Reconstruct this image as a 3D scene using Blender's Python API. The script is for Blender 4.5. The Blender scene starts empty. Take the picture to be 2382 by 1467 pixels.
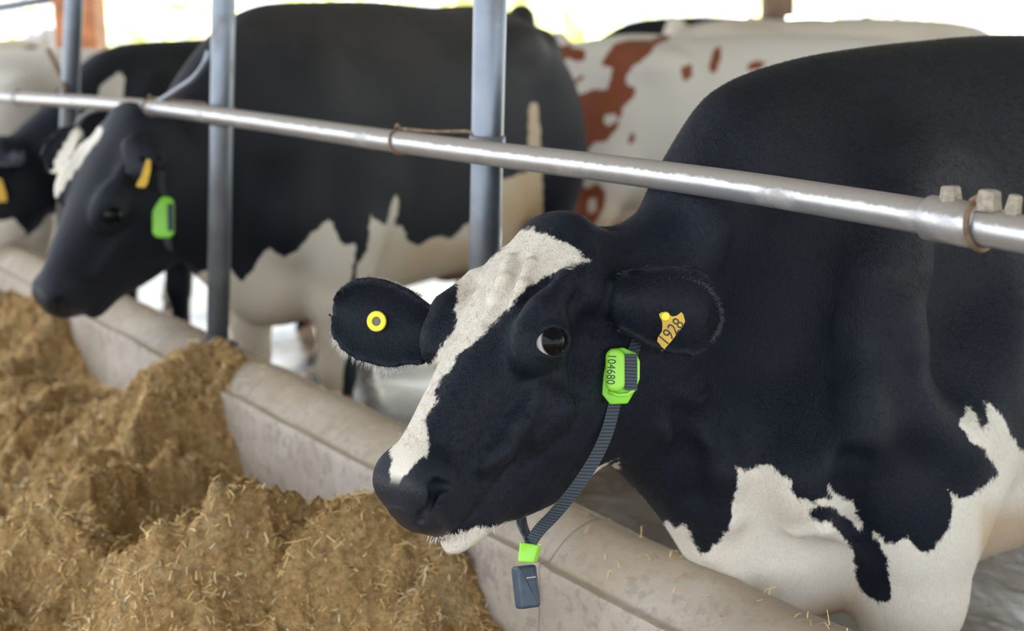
import bpy, bmesh, math, random
import numpy as np
from mathutils import Vector, Matrix

random.seed(7)
RNG = np.random.default_rng(7)
scene = bpy.context.scene
COL = scene.collection

# ------------------------------------------------------------------ camera, world, sun, exposure
FPX, PW, PH = 3000.0, 2382.0, 1467.0
CAM_H = 1.45
PITCH = math.atan((733.5 - 85.0) / FPX)
cam_data = bpy.data.cameras.new('camera')
cam_data.sensor_width = 36.0
cam_data.lens = 36.0 * FPX / PW
cam_data.clip_start = 0.05
cam_data.clip_end = 500
cam_data.dof.use_dof = True
cam_data.dof.focus_distance = 1.66
cam_data.dof.aperture_fstop = 3.2
cam = bpy.data.objects.new('camera', cam_data)
COL.objects.link(cam)
cam.location = (0, 0, CAM_H)
cam.rotation_euler = (math.radians(90) - PITCH, 0, 0)
scene.camera = cam

world = bpy.data.worlds.new('sky')
scene.world = world
world.use_nodes = True
wbg = world.node_tree.nodes['Background']
wbg.inputs[0].default_value = (0.86, 0.925, 1.0, 1)
wbg.inputs[1].default_value = 1.35

sun_data = bpy.data.lights.new('sun', 'SUN')
sun_data.energy = 20.0
sun_data.angle = math.radians(1.0)
sun_data.color = (1.0, 0.95, 0.84)
sun = bpy.data.objects.new('sun', sun_data)
COL.objects.link(sun)
# the sun stands low behind the barn: it reaches the wet floor under the far eave, the roof shades the cows' backs and the feed
SUN_DIR = Vector((-0.25, -0.97, -0.27))
sun.rotation_euler = SUN_DIR.to_track_quat('-Z', 'Y').to_euler()

scene.view_settings.view_transform = 'Standard'
scene.view_settings.look = 'None'
scene.view_settings.gamma = 1.0
scene.view_settings.use_curve_mapping = False
scene.view_settings.exposure = 1.2

# ------------------------------------------------------------------ layout helpers
CP, SP = math.cos(PITCH), math.sin(PITCH)
CAMP = np.array([0.0, 0.0, CAM_H])
TH = math.atan(2191.0 / FPX * CP)                       # the feed fence runs away to the left at this angle
NV = np.array([math.cos(TH), math.sin(TH), 0.0])        # from the feed alley into the barn
DV = np.array([-math.sin(TH), math.cos(TH), 0.0])       # along the feed fence, away from the viewer


def ray(px, py):
    u, v = (px - 1191.0) / FPX, (py - 733.5) / FPX
    return np.array([u, CP - v * SP, -SP - v * CP])


def at(px, py, Y):
    r = ray(px, py)
    return CAMP + r * (Y / r[1])


def onp(px, py, p):
    r = ray(px, py)
    return CAMP + r * (p / (r @ NV))


def onz(px, py, z):
    r = ray(px, py)
    return CAMP + r * ((z - CAM_H) / r[2])


def proj(P):
    z = P[:, 2] - CAM_H
    d = P[:, 1] * CP - z * SP
    v = -P[:, 1] * SP - z * CP
    return np.stack([1191.0 + FPX * P[:, 0] / d, 733.5 + FPX * v / d], 1), d


def sp(s, p, z):
    return DV * s + NV * p + np.array([0, 0, z])


# ------------------------------------------------------------------ numpy noise
def _hash(ix, iy, iz, seed):
    n = (ix.astype(np.int64) * 73856093) ^ (iy.astype(np.int64) * 19349663) ^ (iz.astype(np.int64) * 83492791) ^ (seed * 2654435761)
    n = (n ^ (n >> 13)) * 1274126177 & 0x7fffffff
    return ((n ^ (n >> 16)) & 0xffff) / 65535.0


def vnoise(P, scale, seed=1):
    Q = P * scale
    I = np.floor(Q).astype(np.int64)
    f = Q - I
    f = f * f * (3 - 2 * f)
    r = 0
    for dx in (0, 1):
        wx = f[:, 0] if dx else 1 - f[:, 0]
        for dy in (0, 1):
            wy = f[:, 1] if dy else 1 - f[:, 1]
            for dz in (0, 1):
                wz = f[:, 2] if dz else 1 - f[:, 2]
                r = r + wx * wy * wz * _hash(I[:, 0] + dx, I[:, 1] + dy, I[:, 2] + dz, seed)
    return r * 2 - 1


def fbm(P, scale, octaves=4, seed=1, gain=0.5):
    a, t = 1.0, 0
    for o in range(octaves):
        t = t + a * vnoise(P, scale * 2 ** o, seed + o)
        a *= gain
    return t


# ------------------------------------------------------------------ object helpers
def new_mesh_object(name, verts, faces, mat=None, parent=None, smooth=True, keep=True):
    me = bpy.data.meshes.new(name)
    me.from_pydata([tuple(map(float, v)) for v in verts], [], [tuple(map(int, f)) for f in faces])
    me.update()
    if smooth:
        me.polygons.foreach_set('use_smooth', [True] * len(me.polygons))
    ob = bpy.data.objects.new(name, me)
    COL.objects.link(ob)
    if mat:
        me.materials.append(mat)
    if parent is not None:
        set_parent(ob, parent)
    return ob


def fill_mesh(me, V, Fq):
    V = np.ascontiguousarray(V, np.float32).reshape(-1, 3); Fq = np.ascontiguousarray(Fq, np.int32)
    n, m = Fq.shape
    me.vertices.add(len(V)); me.vertices.foreach_set('co', V.ravel())
    me.loops.add(n * m); me.loops.foreach_set('vertex_index', Fq.ravel())
    me.polygons.add(n); me.polygons.foreach_set('loop_start', np.arange(0, n * m, m, dtype=np.int32))
    me.polygons.foreach_set('loop_total', np.full(n, m, np.int32))
    me.update(calc_edges=True)


def set_parent(ob, parent):
    ob.parent = parent
    ob.matrix_parent_inverse = world_matrix(parent).inverted()


def world_matrix(ob):
    m = ob.matrix_basis.copy()
    if ob.parent is not None:
        m = world_matrix(ob.parent) @ ob.matrix_parent_inverse @ m
    return m


def tag(ob, label=None, category=None, group=None, kind=None):
    if label: ob['label'] = label
    if category: ob['category'] = category
    if group: ob['group'] = group
    if kind: ob['kind'] = kind
    return ob


def empty(name, loc):
    e = bpy.data.objects.new(name, None)
    e.empty_display_size = 0.1
    COL.objects.link(e)
    e.location = tuple(map(float, loc))
    return e


class MB:
    """collects verts and faces for one mesh"""
    def __init__(self):
        self.v, self.f = [], []

    def add(self, verts, faces):
        b = len(self.v)
        self.v += [tuple(map(float, q)) for q in verts]
        self.f += [tuple(i + b for i in q) for q in faces]
        return self

    def tube(self, pts, rad, seg=16, caps=True, closed=False):
        pts = [np.array(p, float) for p in pts]
        n = len(pts)
        rads = list(rad) if hasattr(rad, '__len__') else [rad] * n
        T = []
        for i in range(n):
            if closed:
                t = pts[(i + 1) % n] - pts[i - 1]
            else:
                t = pts[min(i + 1, n - 1)] - pts[max(i - 1, 0)]
            T.append(t / (np.linalg.norm(t) + 1e-12))
        ref = np.array([0, 0, 1.0])
        if abs(T[0] @ ref) > 0.9: ref = np.array([1.0, 0, 0])
        u = np.cross(T[0], ref); u /= np.linalg.norm(u)
        V = []
        for i in range(n):
            u = u - T[i] * (u @ T[i]); u /= np.linalg.norm(u)
            w = np.cross(T[i], u)
            for k in range(seg):
                a = 2 * math.pi * k / seg
                V.append(pts[i] + rads[i] * (math.cos(a) * u + math.sin(a) * w))
        Fc = []
        for i in range(n if closed else n - 1):
            j = (i + 1) % n
            for k in range(seg):
                l = (k + 1) % seg
                Fc.append((i * seg + k, i * seg + l, j * seg + l, j * seg + k))
        if caps and not closed:
            Fc.append(tuple(range(seg))[::-1])
            Fc.append(tuple((n - 1) * seg + k for k in range(seg)))
        return self.add(V, Fc)

    def box(self, c, ax, ay, az, bev=0.0):
        """box with half-axis vectors, bevelled edges by inset corners"""
        c, ax, ay, az = [np.array(q, float) for q in (c, ax, ay, az)]
        bm = bmesh.new()
        bmesh.ops.create_cube(bm, size=2.0)
        for v in bm.verts:
            q = c + ax * v.co.x + ay * v.co.y + az * v.co.z
            v.co = Vector(q)
        if bev > 0:
            bmesh.ops.bevel(bm, geom=bm.edges[:], offset=bev, segments=3, affect='EDGES', profile=0.5)
        bm.verts.index_update()
        V = [tuple(v.co) for v in bm.verts]
        Fc = [tuple(v.index for v in f.verts) for f in bm.faces]
        bm.free()
        return self.add(V, Fc)

    def build(self, name, mat, parent=None, smooth=True):
        return new_mesh_object(name, self.v, self.f, mat, parent, smooth)


def autosmooth(ob, deg=40):
    me = ob.data
    me.set_sharp_from_angle(angle=math.radians(deg))
    return ob


def spline(pts, n=40):
    """Catmull-Rom through points"""
    P = np.array(pts, float)
    P = np.vstack([2 * P[0] - P[1], P, 2 * P[-1] - P[-2]])
    out = []
    m = len(P) - 3
    for i in range(m):
        k = max(2, n // m)
        for t in np.linspace(0, 1, k, endpoint=(i == m - 1)):
            a, b, c, d = P[i:i + 4]
            out.append(0.5 * ((2 * b) + (-a + c) * t + (2 * a - 5 * b + 4 * c - d) * t * t + (-a + 3 * b - 3 * c + d) * t ** 3))
    return np.array(out)


# ------------------------------------------------------------------ materials
class NT:
    def __init__(self, name):
        self.m = bpy.data.materials.new(name)
        self.m.use_nodes = True
        self.t = self.m.node_tree
        self.b = self.t.nodes['Principled BSDF']
        self.out = self.t.nodes['Material Output']

    def n(self, kind, **kw):
        nd = self.t.nodes.new(kind)
        for k, v in kw.items():
            if k.startswith('i_'):
                nd.inputs[k[2:].replace('_', ' ')].default_value = v
            else:
                setattr(nd, k, v)
        return nd

    def l(self, a, b):
        self.t.links.new(a, b)

    def coord(self, scale=(1, 1, 1), kind='Object'):
        tc = self.n('ShaderNodeTexCoord')
        mp = self.n('ShaderNodeMapping')
        mp.inputs['Scale'].default_value = scale
        self.l(tc.outputs[kind], mp.inputs['Vector'])
        return mp.outputs[0]

    def noise(self, vec, scale, detail=4, rough=0.55, dist=0.0):
        nd = self.n('ShaderNodeTexNoise')
        nd.inputs['Scale'].default_value = scale
        nd.inputs['Detail'].default_value = detail
        nd.inputs['Roughness'].default_value = rough
        nd.inputs['Distortion'].default_value = dist
        self.l(vec, nd.inputs['Vector'])
        return nd.outputs['Fac']

    def ramp(self, fac, stops):
        r = self.n('ShaderNodeValToRGB')
        el = r.color_ramp.elements
        while len(el) < len(stops): el.new(0.5)
        for e, (p, c) in zip(el, stops):
            e.position = p
            e.color = (*c, 1) if len(c) == 3 else c
        self.l(fac, r.inputs[0])
        return r.outputs[0]

    def math(self, op, a, b=None, clamp=False):
        nd = self.n('ShaderNodeMath', operation=op, use_clamp=clamp)
        for i, x in enumerate((a, b)):
            if x is None: continue
            if isinstance(x, (int, float)): nd.inputs[i].default_value = x
            else: self.l(x, nd.inputs[i])
        return nd.outputs[0]

    def mix(self, fac, a, b, blend='MIX'):
        nd = self.n('ShaderNodeMix', data_type='RGBA', blend_type=blend)
        for i, x in ((0, fac), (6, a), (7, b)):
            if isinstance(x, (int, float)): nd.inputs[i].default_value = x
            elif isinstance(x, tuple): nd.inputs[i].default_value = (*x, 1) if len(x) == 3 else x
            else: self.l(x, nd.inputs[i])
        return nd.outputs[2]

    def attr(self, name):
        return self.n('ShaderNodeAttribute', attribute_name=name)

    def bump(self, h, strength=0.3, dist=0.01, normal=None):
        b = self.n('ShaderNodeBump')
        b.inputs['Strength'].default_value = strength
        b.inputs['Distance'].default_value = dist
        self.l(h, b.inputs['Height'])
        if normal is not None: self.l(normal, b.inputs['Normal'])
        self.l(b.outputs[0], self.b.inputs['Normal'])
        return b.outputs[0]

    def set(self, **kw):
        for k, v in kw.items():
            s = self.b.inputs[k.replace('_', ' ')]
            if isinstance(v, (int, float)): s.default_value = v
            elif isinstance(v, tuple): s.default_value = (*v, 1) if len(v) == 3 and s.type == 'RGBA' else v
            else: self.l(v, s)
        return self


def simple_mat(name, col, rough=0.5, metal=0.0, var=0.0, scale=30, bump=0.0, spec=0.5):
    m = NT(name)
    v = m.coord()
    nz = m.noise(v, scale, 5)
    c0 = tuple(max(0, x * (1 - var)) for x in col)
    c1 = tuple(min(1, x * (1 + var)) for x in col)
    m.set(Base_Color=m.ramp(nz, [(0.3, c0), (0.7, c1)]), Roughness=rough, Metallic=metal)
    m.b.inputs['Specular IOR Level'].default_value = spec
    if bump: m.bump(nz, bump, 0.005)
    return m.m


def coat_material(name, dark, light, dust=(0.0150, 0.0125, 0.0110), dust_amt=0.5, streak=(60, 60, 14)):
    m = NT(name)
    obj = m.coord()
    w = m.attr('white')
    n1 = m.noise(obj, 38, 4, 0.6)
    n2 = m.noise(m.coord((1, 1, 0.35)), 240, 3, 0.6)
    sd = m.math('ADD', w.outputs['Fac'], m.math('MULTIPLY', m.math('SUBTRACT', n1, 0.5), 0.022))
    sd = m.math('ADD', sd, m.math('MULTIPLY', m.math('SUBTRACT', n2, 0.5), 0.009))
    fac = m.math('ADD', m.math('MULTIPLY', sd, 260.0), 0.5, clamp=True)
    fur = m.noise(m.coord(streak), 9, 4, 0.6)
    big = m.noise(obj, 5, 4, 0.6)
    spk = m.noise(obj, 120, 3, 0.7)
    dk2 = tuple(x * 1.7 for x in dark)
    darkc = m.mix(fur, dark, dk2)
    up = m.attr('dust').outputs['Fac']
    da = m.math('MULTIPLY', m.math('MULTIPLY', up, m.ramp(big, [(0.38, (0, 0, 0)), (0.7, (1, 1, 1))])), m.ramp(spk, [(0.4, (0.25, 0.25, 0.25)), (0.75, (1, 1, 1))]))
    da = m.math('ADD', m.math('MULTIPLY', up, 0.45), da)
    da = m.math('MULTIPLY', da, dust_amt, clamp=True)
    darkc = m.mix(da, darkc, dust)
    lt2 = tuple(x * y for x, y in zip(light, (0.86, 0.80, 0.70)))
    lightc = m.mix(m.ramp(fur, [(0.25, (0, 0, 0)), (0.75, (1, 1, 1))]), lt2, light)
    lightc = m.mix(m.math('MULTIPLY', m.attr('tan').outputs['Fac'], m.ramp(big, [(0.3, (0.5, 0.5, 0.5)), (0.7, (1, 1, 1))])), lightc, (0.52, 0.33, 0.14))
    col = m.mix(fac, darkc, lightc)
    pk = m.attr('pink').outputs['Fac']
    col = m.mix(pk, col, (0.42, 0.20, 0.17))
    ns = m.attr('nose').outputs['Fac']
    nosec = m.mix(m.noise(obj, 25, 3), (0.010, 0.013, 0.019), (0.030, 0.032, 0.040))
    col = m.mix(ns, col, nosec)
    rough = m.math('ADD', m.math('MULTIPLY', ns, -0.27), 0.56)
    m.set(Base_Color=col, Roughness=rough)
    m.b.inputs['Specular IOR Level'].default_value = 0.27
    m.b.inputs['Sheen Weight'].default_value = 0.015
    m.b.inputs['Sheen Roughness'].default_value = 0.45
    m.b.inputs['Sheen Tint'].default_value = (0.55, 0.75, 1.0, 1)
    hgt = m.math('ADD', m.math('MULTIPLY', fur, 0.7), m.math('MULTIPLY', spk, 0.3))
    m.bump(hgt, 0.45, 0.008)
    return m.m


BLACK_COAT = coat_material('black_and_white_coat', (0.0024, 0.0048, 0.0100), (0.82, 0.785, 0.72))  # dark tone tinted blue to stand in for reflected sky
DUSTY_HAZY_COAT = coat_material('dusty_hazy_black_coat', (0.0042, 0.0062, 0.0110), (0.78, 0.75, 0.68), dust=(0.050, 0.045, 0.042), dust_amt=0.95)  # grey upper coat: dust, with haze put into the same colour
RED_COAT = coat_material('red_and_white_coat', (0.19, 0.052, 0.02), (0.80, 0.77, 0.72), dust=(0.25, 0.1, 0.05), dust_amt=0.1)


def steel_mat(name, base=(0.30, 0.32, 0.35), dirt=(0.33, 0.28, 0.22), top_dirt=0.85, metal=0.75, rough=0.38):
    m = NT(name)
    v = m.coord()
    n1 = m.noise(v, 22, 6, 0.65)
    n2 = m.noise(v, 140, 4, 0.6)
    c = m.mix(n1, tuple(x * 0.75 for x in base), tuple(min(1, x * 1.25) for x in base))
    geo = m.n('ShaderNodeNewGeometry')
    sx = m.n('ShaderNodeSeparateXYZ')
    m.l(geo.outputs['Normal'], sx.inputs[0])
    up = m.math('ADD', sx.outputs['Z'], m.math('MULTIPLY', m.math('SUBTRACT', n1, 0.5), 0.55))
    up = m.math('ADD', up, m.math('MULTIPLY', m.math('SUBTRACT', n2, 0.5), 0.35))
    settled = m.math('MULTIPLY', m.ramp(up, [(0.30, (0, 0, 0)), (0.46, (1, 1, 1))]), top_dirt)
    blotch = m.math('MULTIPLY', m.ramp(m.noise(v, 9, 6, 0.7), [(0.55, (0, 0, 0)), (0.68, (1, 1, 1))]), 0.5)
    d = m.math('MAXIMUM', settled, blotch)
    c = m.mix(d, c, m.mix(n2, dirt, tuple(x * 1.35 for x in dirt)))
    m.set(Base_Color=c, Metallic=m.math('MULTIPLY', m.math('SUBTRACT', 1.0, d), metal), Roughness=m.math('ADD', m.math('MULTIPLY', d, 0.45), rough))
    m.bump(m.math('ADD', n1, m.math('MULTIPLY', n2, d)), 0.15, 0.004)
    return m.m


RAIL_STEEL = steel_mat('galvanised_rail_steel', base=(0.52, 0.52, 0.53), dirt=(0.23, 0.195, 0.16), metal=0.7, rough=0.30)
POST_STEEL = steel_mat('galvanised_post_steel', base=(0.20, 0.225, 0.26), dirt=(0.17, 0.15, 0.13), top_dirt=0.4, metal=0.65, rough=0.34)
RUST = simple_mat('rusty_wire', (0.20, 0.13, 0.08), 0.75, 0.2, 0.4, 60, 0.4)
DIRTY_NUT = simple_mat('dirt_caked_nut', (0.36, 0.31, 0.24), 0.8, 0.1, 0.35, 120, 0.5)
GREEN_PLASTIC = simple_mat('lime_green_plastic', (0.22, 0.66, 0.02), 0.35, 0, 0.08, 20, 0.0)
GREEN_LIGHT = simple_mat('bright_lime_plastic', (0.32, 0.76, 0.05), 0.32, 0, 0.06, 20, 0.0)
YELLOW_TAG = simple_mat('yellow_tag_plastic', (0.60, 0.36, 0.008), 0.4, 0, 0.18, 60, 0.1)
YELLOW_RING = simple_mat('yellow_button_plastic', (0.90, 0.74, 0.02), 0.4, 0, 0.06, 60, 0.0)
GREY_PIN = simple_mat('grey_pin', (0.13, 0.14, 0.11), 0.5, 0, 0.3, 200)
PRINT = simple_mat('dark_print', (0.03, 0.028, 0.02), 0.6)
PRINT_GREEN = simple_mat('dark_green_print', (0.02, 0.07, 0.01), 0.6)
WEIGHT_GREY = simple_mat('slate_grey_plastic', (0.045, 0.065, 0.095), 0.5, 0, 0.2, 80, 0.15)
PALE_LINE = simple_mat('pale_print', (0.4, 0.38, 0.36), 0.6)


def strap_mat():
    m = NT('woven_grey_strap')
    tc = m.n('ShaderNodeTexCoord')
    wv = m.n('ShaderNodeTexWave', wave_type='BANDS', bands_direction='Z')
    wv.inputs['Scale'].default_value = 75
    wv.inputs['Distortion'].default_value = 0.5
    m.l(tc.outputs['Object'], wv.inputs['Vector'])
    m.set(Base_Color=m.mix(wv.outputs['Fac'], (0.022, 0.03, 0.042), (0.07, 0.085, 0.105)), Roughness=0.75)
    m.bump(wv.outputs['Fac'], 0.4, 0.002)
    return m.m


STRAP = strap_mat()


def concrete_mat():
    m = NT('worn_concrete')
    v = m.coord()
    n1 = m.noise(v, 3.5, 6, 0.62, 0.4)
    n2 = m.noise(v, 40, 5, 0.65)
    n3 = m.noise(v, 9, 5, 0.7)
    c = m.ramp(n1, [(0.25, (0.27, 0.215, 0.165)), (0.5, (0.40, 0.34, 0.28)), (0.75, (0.50, 0.445, 0.39))])
    c = m.mix(m.math('MULTIPLY', m.ramp(n2, [(0.5, (0, 0, 0)), (0.62, (1, 1, 1))]), 0.45), c, (0.16, 0.14, 0.12))
    geo = m.n('ShaderNodeNewGeometry')
    sx = m.n('ShaderNodeSeparateXYZ')
    m.l(geo.outputs['Normal'], sx.inputs[0])
    top = m.ramp(m.math('ADD', sx.outputs['Z'], m.math('MULTIPLY', m.math('SUBTRACT', n3, 0.5), 1.3)), [(0.55, (0, 0, 0)), (1.0, (1, 1, 1))])
    c = m.mix(m.math('MULTIPLY', top, 0.55), c, m.mix(n2, (0.30, 0.215, 0.125), (0.46, 0.365, 0.25)))
    m.set(Base_Color=c, Roughness=0.82)
    m.bump(m.math('ADD', n2, m.math('MULTIPLY', n3, 0.5)), 0.35, 0.006)
    return m.m


CONCRETE = concrete_mat()
JOINT = simple_mat('joint_mortar', (0.26, 0.21, 0.17), 0.9, 0, 0.3, 40, 0.3)


def wet_floor_mat():
    m = NT('wet_manured_concrete')
    v = m.coord()
    n1 = m.noise(v, 2.2, 6, 0.6, 0.5)
    n2 = m.noise(v, 26, 4, 0.6)
    c = m.ramp(n1, [(0.3, (0.020, 0.014, 0.009)), (0.7, (0.062, 0.045, 0.031))])
    m.set(Base_Color=c, Roughness=m.ramp(n1, [(0.35, (0.10, 0.10, 0.10)), (0.62, (0.34, 0.34, 0.34))]))
    m.b.inputs['Specular IOR Level'].default_value = 0.6
    m.b.inputs['Coat Weight'].default_value = 0.5
    m.b.inputs['Coat Roughness'].default_value = 0.08
    m.bump(m.math('ADD', n1, m.math('MULTIPLY', n2, 0.25)), 0.35, 0.03)
    return m.m


WET_FLOOR = wet_floor_mat()


def feed_mat(name, strand=False):
    m = NT(name)
    v = m.coord()
    if strand:
        a = m.attr('tone').outputs['Fac']
        c = m.ramp(a, [(0.0, (0.28, 0.16, 0.058)), (0.3, (0.66, 0.40, 0.145)), (0.65, (0.88, 0.60, 0.26)), (0.93, (0.88, 0.70, 0.40)), (1.0, (0.90, 0.80, 0.60))])
        m.set(Base_Color=c, Roughness=0.65)
        m.b.inputs['Specular IOR Level'].default_value = 0.3
        return m.m
    n1 = m.noise(v, 7, 6, 0.65, 0.3)
    n2 = m.noise(m.coord((1, 1, 1)), 75, 6, 0.7, 0.6)
    n3 = m.noise(v, 190, 4, 0.7)
    c = m.ramp(n1, [(0.25, (0.62, 0.37, 0.135)), (0.5, (0.84, 0.55, 0.235)), (0.75, (0.90, 0.67, 0.35))])
    c = m.mix(m.math('MULTIPLY', m.ramp(n2, [(0.38, (1, 1, 1)), (0.56, (0, 0, 0))]), 0.6), c, (0.27, 0.135, 0.048))
    c = m.mix(m.math('MULTIPLY', m.ramp(n3, [(0.58, (0, 0, 0)), (0.7, (1, 1, 1))]), 0.55), c, (0.66, 0.48, 0.22))
    m.set(Base_Color=c, Roughness=0.85)
    m.b.inputs['Specular IOR Level'].default_value = 0.25
    m.bump(m.math('ADD', n2, m.math('MULTIPLY', n3, 0.5)), 1.0, 0.03)
    return m.m


FEED = feed_mat('chopped_silage')
STRAW = feed_mat('silage_strands', True)


def grass_mat():
    m = NT('dry_sunlit_grass')
    v = m.coord()
    n1 = m.noise(v, 0.35, 5, 0.6)
    m.set(Base_Color=m.ramp(n1, [(0.3, (0.30, 0.42, 0.07)), (0.55, (0.58, 0.52, 0.30)), (0.8, (0.70, 0.62, 0.42))]), Roughness=0.9)
    return m.m


GRASS = grass_mat()
def leaf_mat():
    m = NT('yellow_green_foliage')
    nz = m.noise(m.coord(), 1.5, 3)
    c = m.ramp(nz, [(0.30, (0.50, 0.58, 0.14)), (0.55, (0.80, 0.76, 0.48)), (0.8, (0.88, 0.84, 0.66))])
    m.set(Base_Color=c, Roughness=0.7)
    tr = m.n('ShaderNodeBsdfTranslucent')
    m.l(c, tr.inputs[0])
    mx = m.n('ShaderNodeMixShader')
    mx.inputs[0].default_value = 0.5
    m.l(m.b.outputs[0], mx.inputs[1]); m.l(tr.outputs[0], mx.inputs[2]); m.l(mx.outputs[0], m.out.inputs[0])
    return m.m


LEAF = leaf_mat()
ORANGE_PAINT = simple_mat('weathered_orange_paint', (0.52, 0.19, 0.07), 0.6, 0, 0.35, 8, 0.1)
BROWN_PAINT = simple_mat('brown_timber', (0.24, 0.15, 0.10), 0.7, 0, 0.3, 8, 0.2)
WHITE_SACK = simple_mat('white_woven_sack', (0.85, 0.85, 0.85), 0.6, 0, 0.06, 20, 0.2)
ROOF_MAT = simple_mat('weathered_roof_sheet', (0.24, 0.235, 0.23), 0.7, 0, 0.15, 3)
HOOF = simple_mat('dark_hoof_horn', (0.05, 0.042, 0.035), 0.6, 0, 0.3, 30, 0.2)

# ------------------------------------------------------------------ the setting
def plane_sp(name, s0, s1, p0, p1, z, mat, ns=2, npn=2, amp=0.0):
    V, Fc = [], []
    S, Pq = np.linspace(s0, s1, ns), np.linspace(p0, p1, npn)
    G = np.array([sp(s, p, z) for s in S for p in Pq])
    if amp: G[:, 2] += amp * fbm(G, 1.2, 4, 5) + amp * 0.4 * fbm(G, 5, 3, 15)
    for i in range(ns - 1):
        for j in range(npn - 1):
            Fc.append((i * npn + j, (i + 1) * npn + j, (i + 1) * npn + j + 1, i * npn + j + 1))
    ob = new_mesh_object(name, G, Fc, mat)
    return tag(ob, kind='structure')


floor = plane_sp('floor', -6, 18, 1.30, 12.5, 0.0, WET_FLOOR, 160, 80, 0.012)
tag(floor, 'dark wet concrete standing floor behind the feed kerb')
floor2 = plane_sp('floor', -6, 18, -6, 1.34, 0.02, CONCRETE)
tag(floor2, 'concrete feed alley floor under the silage')
ground = plane_sp('ground', -60, 90, 12.5, 130, -0.05, GRASS)
tag(ground, 'pale sunlit grass field beyond the barn')
roofm = MB()
for p0, p1, z0, z1, s1 in ((-1.6, 0.9, 3.2, 3.7, 5.0), (0.9, 6.7, 3.7, 4.9, 22), (6.7, 12.6, 4.9, 3.7, 22)):  # roof out of view; the low alley strip is added to shape light on the feed
    a, b, c, d = sp(-9, p0, z0), sp(s1, p0, z0), sp(s1, p1, z1), sp(-9, p1, z1)
    up = np.array([0, 0, 0.06])
    roofm.add([a, b, c, d, a + up, b + up, c + up, d + up], [(0, 1, 2, 3), (7, 6, 5, 4), (0, 4, 5, 1), (1, 5, 6, 2), (2, 6, 7, 3), (3, 7, 4, 0)])
roof = roofm.build('ceiling', ROOF_MAT, None, False)
tag(roof, 'unseen sheet barn roof over the cows, with an alley strip added to shape the light', kind='structure')

# the concrete feed kerb in cast blocks
kerb = empty('feed_kerb', sp(1.57, 1.28, 0))
tag(kerb, 'long pale concrete feed kerb with rounded dirty top', 'kerb', kind='structure')
KPROF = [(1.165, 0.0), (1.176, 0.45), (1.180, 0.585), (1.178, 0.604), (1.181, 0.611), (1.190, 0.612), (1.197, 0.6115), (1.201, 0.614), (1.210, 0.624), (1.228, 0.640),
         (1.25, 0.654), (1.275, 0.663), (1.30, 0.664), (1.325, 0.655), (1.345, 0.635), (1.36, 0.60), (1.37, 0.5), (1.375, 0.0)]
edges = [-0.9, 0.36, 1.572, 2.77, 3.96, 5.15, 6.35, 7.55, 8.8, 10.0, 12.0]
for a, b in zip(edges[:-1], edges[1:]):
    a, b = a + 0.0012, b - 0.0012
    S = np.linspace(a, b, 40)
    V, Fc = [], []
    for s in S:
        for (p, z) in KPROF:
            V.append(sp(s, p, z))
    V = np.array(V)
    nz = fbm(V, 5, 4, 21)
    V += NV * (nz * 0.004)[:, None]
    V[:, 2] += np.where(V[:, 2] > 0.3, fbm(V, 7, 4, 31) * 0.005, 0)
    m = len(KPROF)
    for i in range(len(S) - 1):
        for j in range(m - 1):
            Fc.append((i * m + j, i * m + j + 1, (i + 1) * m + j + 1, (i + 1) * m + j))
    Fc.append(tuple(range(m)))
    Fc.append(tuple((len(S) - 1) * m + j for j in range(m))[::-1])
    ob = new_mesh_object('kerb_block', V, Fc, CONCRETE, kerb)
    autosmooth(ob, 50)
jm = MB()
for e in edges[1:-1]:
    q = [sp(e + ds, p, z) for ds in (-0.006, 0.006) for (p, z) in ((1.180, 0.02), (1.186, 0.6), (1.27, 0.656), (1.35, 0.6), (1.36, 0.02))]
    jm.add(q, [(0, 1, 6, 5), (1, 2, 7, 6), (2, 3, 8, 7), (3, 4, 9, 8), (0, 4, 3, 2, 1), (5, 6, 7, 8, 9)])
jm.build('joint_mortar', JOINT, kerb, False)

# ------------------------------------------------------------------ implicit modelling of the animals
def smin(a, b, k):
    h = np.clip(0.5 + 0.5 * (b - a) / k, 0, 1)
    return b + (a - b) * h - k * h * (1 - h)


def smax(a, b, k):
    return -smin(-a, -b, k)


def dense(rows, n=240):
    R = np.array(rows, float)
    t = R[:, 0]
    T = np.linspace(t[0], t[-1], n)
    out = [T]
    for c in range(1, R.shape[1]):
        y = R[:, c]
        m = np.zeros(len(t))
        h = np.diff(t); dl = np.diff(y) / h
        m[1:-1] = np.where(dl[:-1] * dl[1:] > 0, 2 * dl[:-1] * dl[1:] / (dl[:-1] + dl[1:] + 1e-12), 0)
        m[0], m[-1] = dl[0], dl[-1]
        i = np.clip(np.searchsorted(t, T) - 1, 0, len(t) - 2)
        u = (T - t[i]) / h[i]
        out.append((2 * u**3 - 3 * u**2 + 1) * y[i] + (u**3 - 2 * u**2 + u) * h[i] * m[i] + (-2 * u**3 + 3 * u**2) * y[i + 1] + (u**3 - u**2) * h[i] * m[i + 1])
    return np.array(out)


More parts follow.
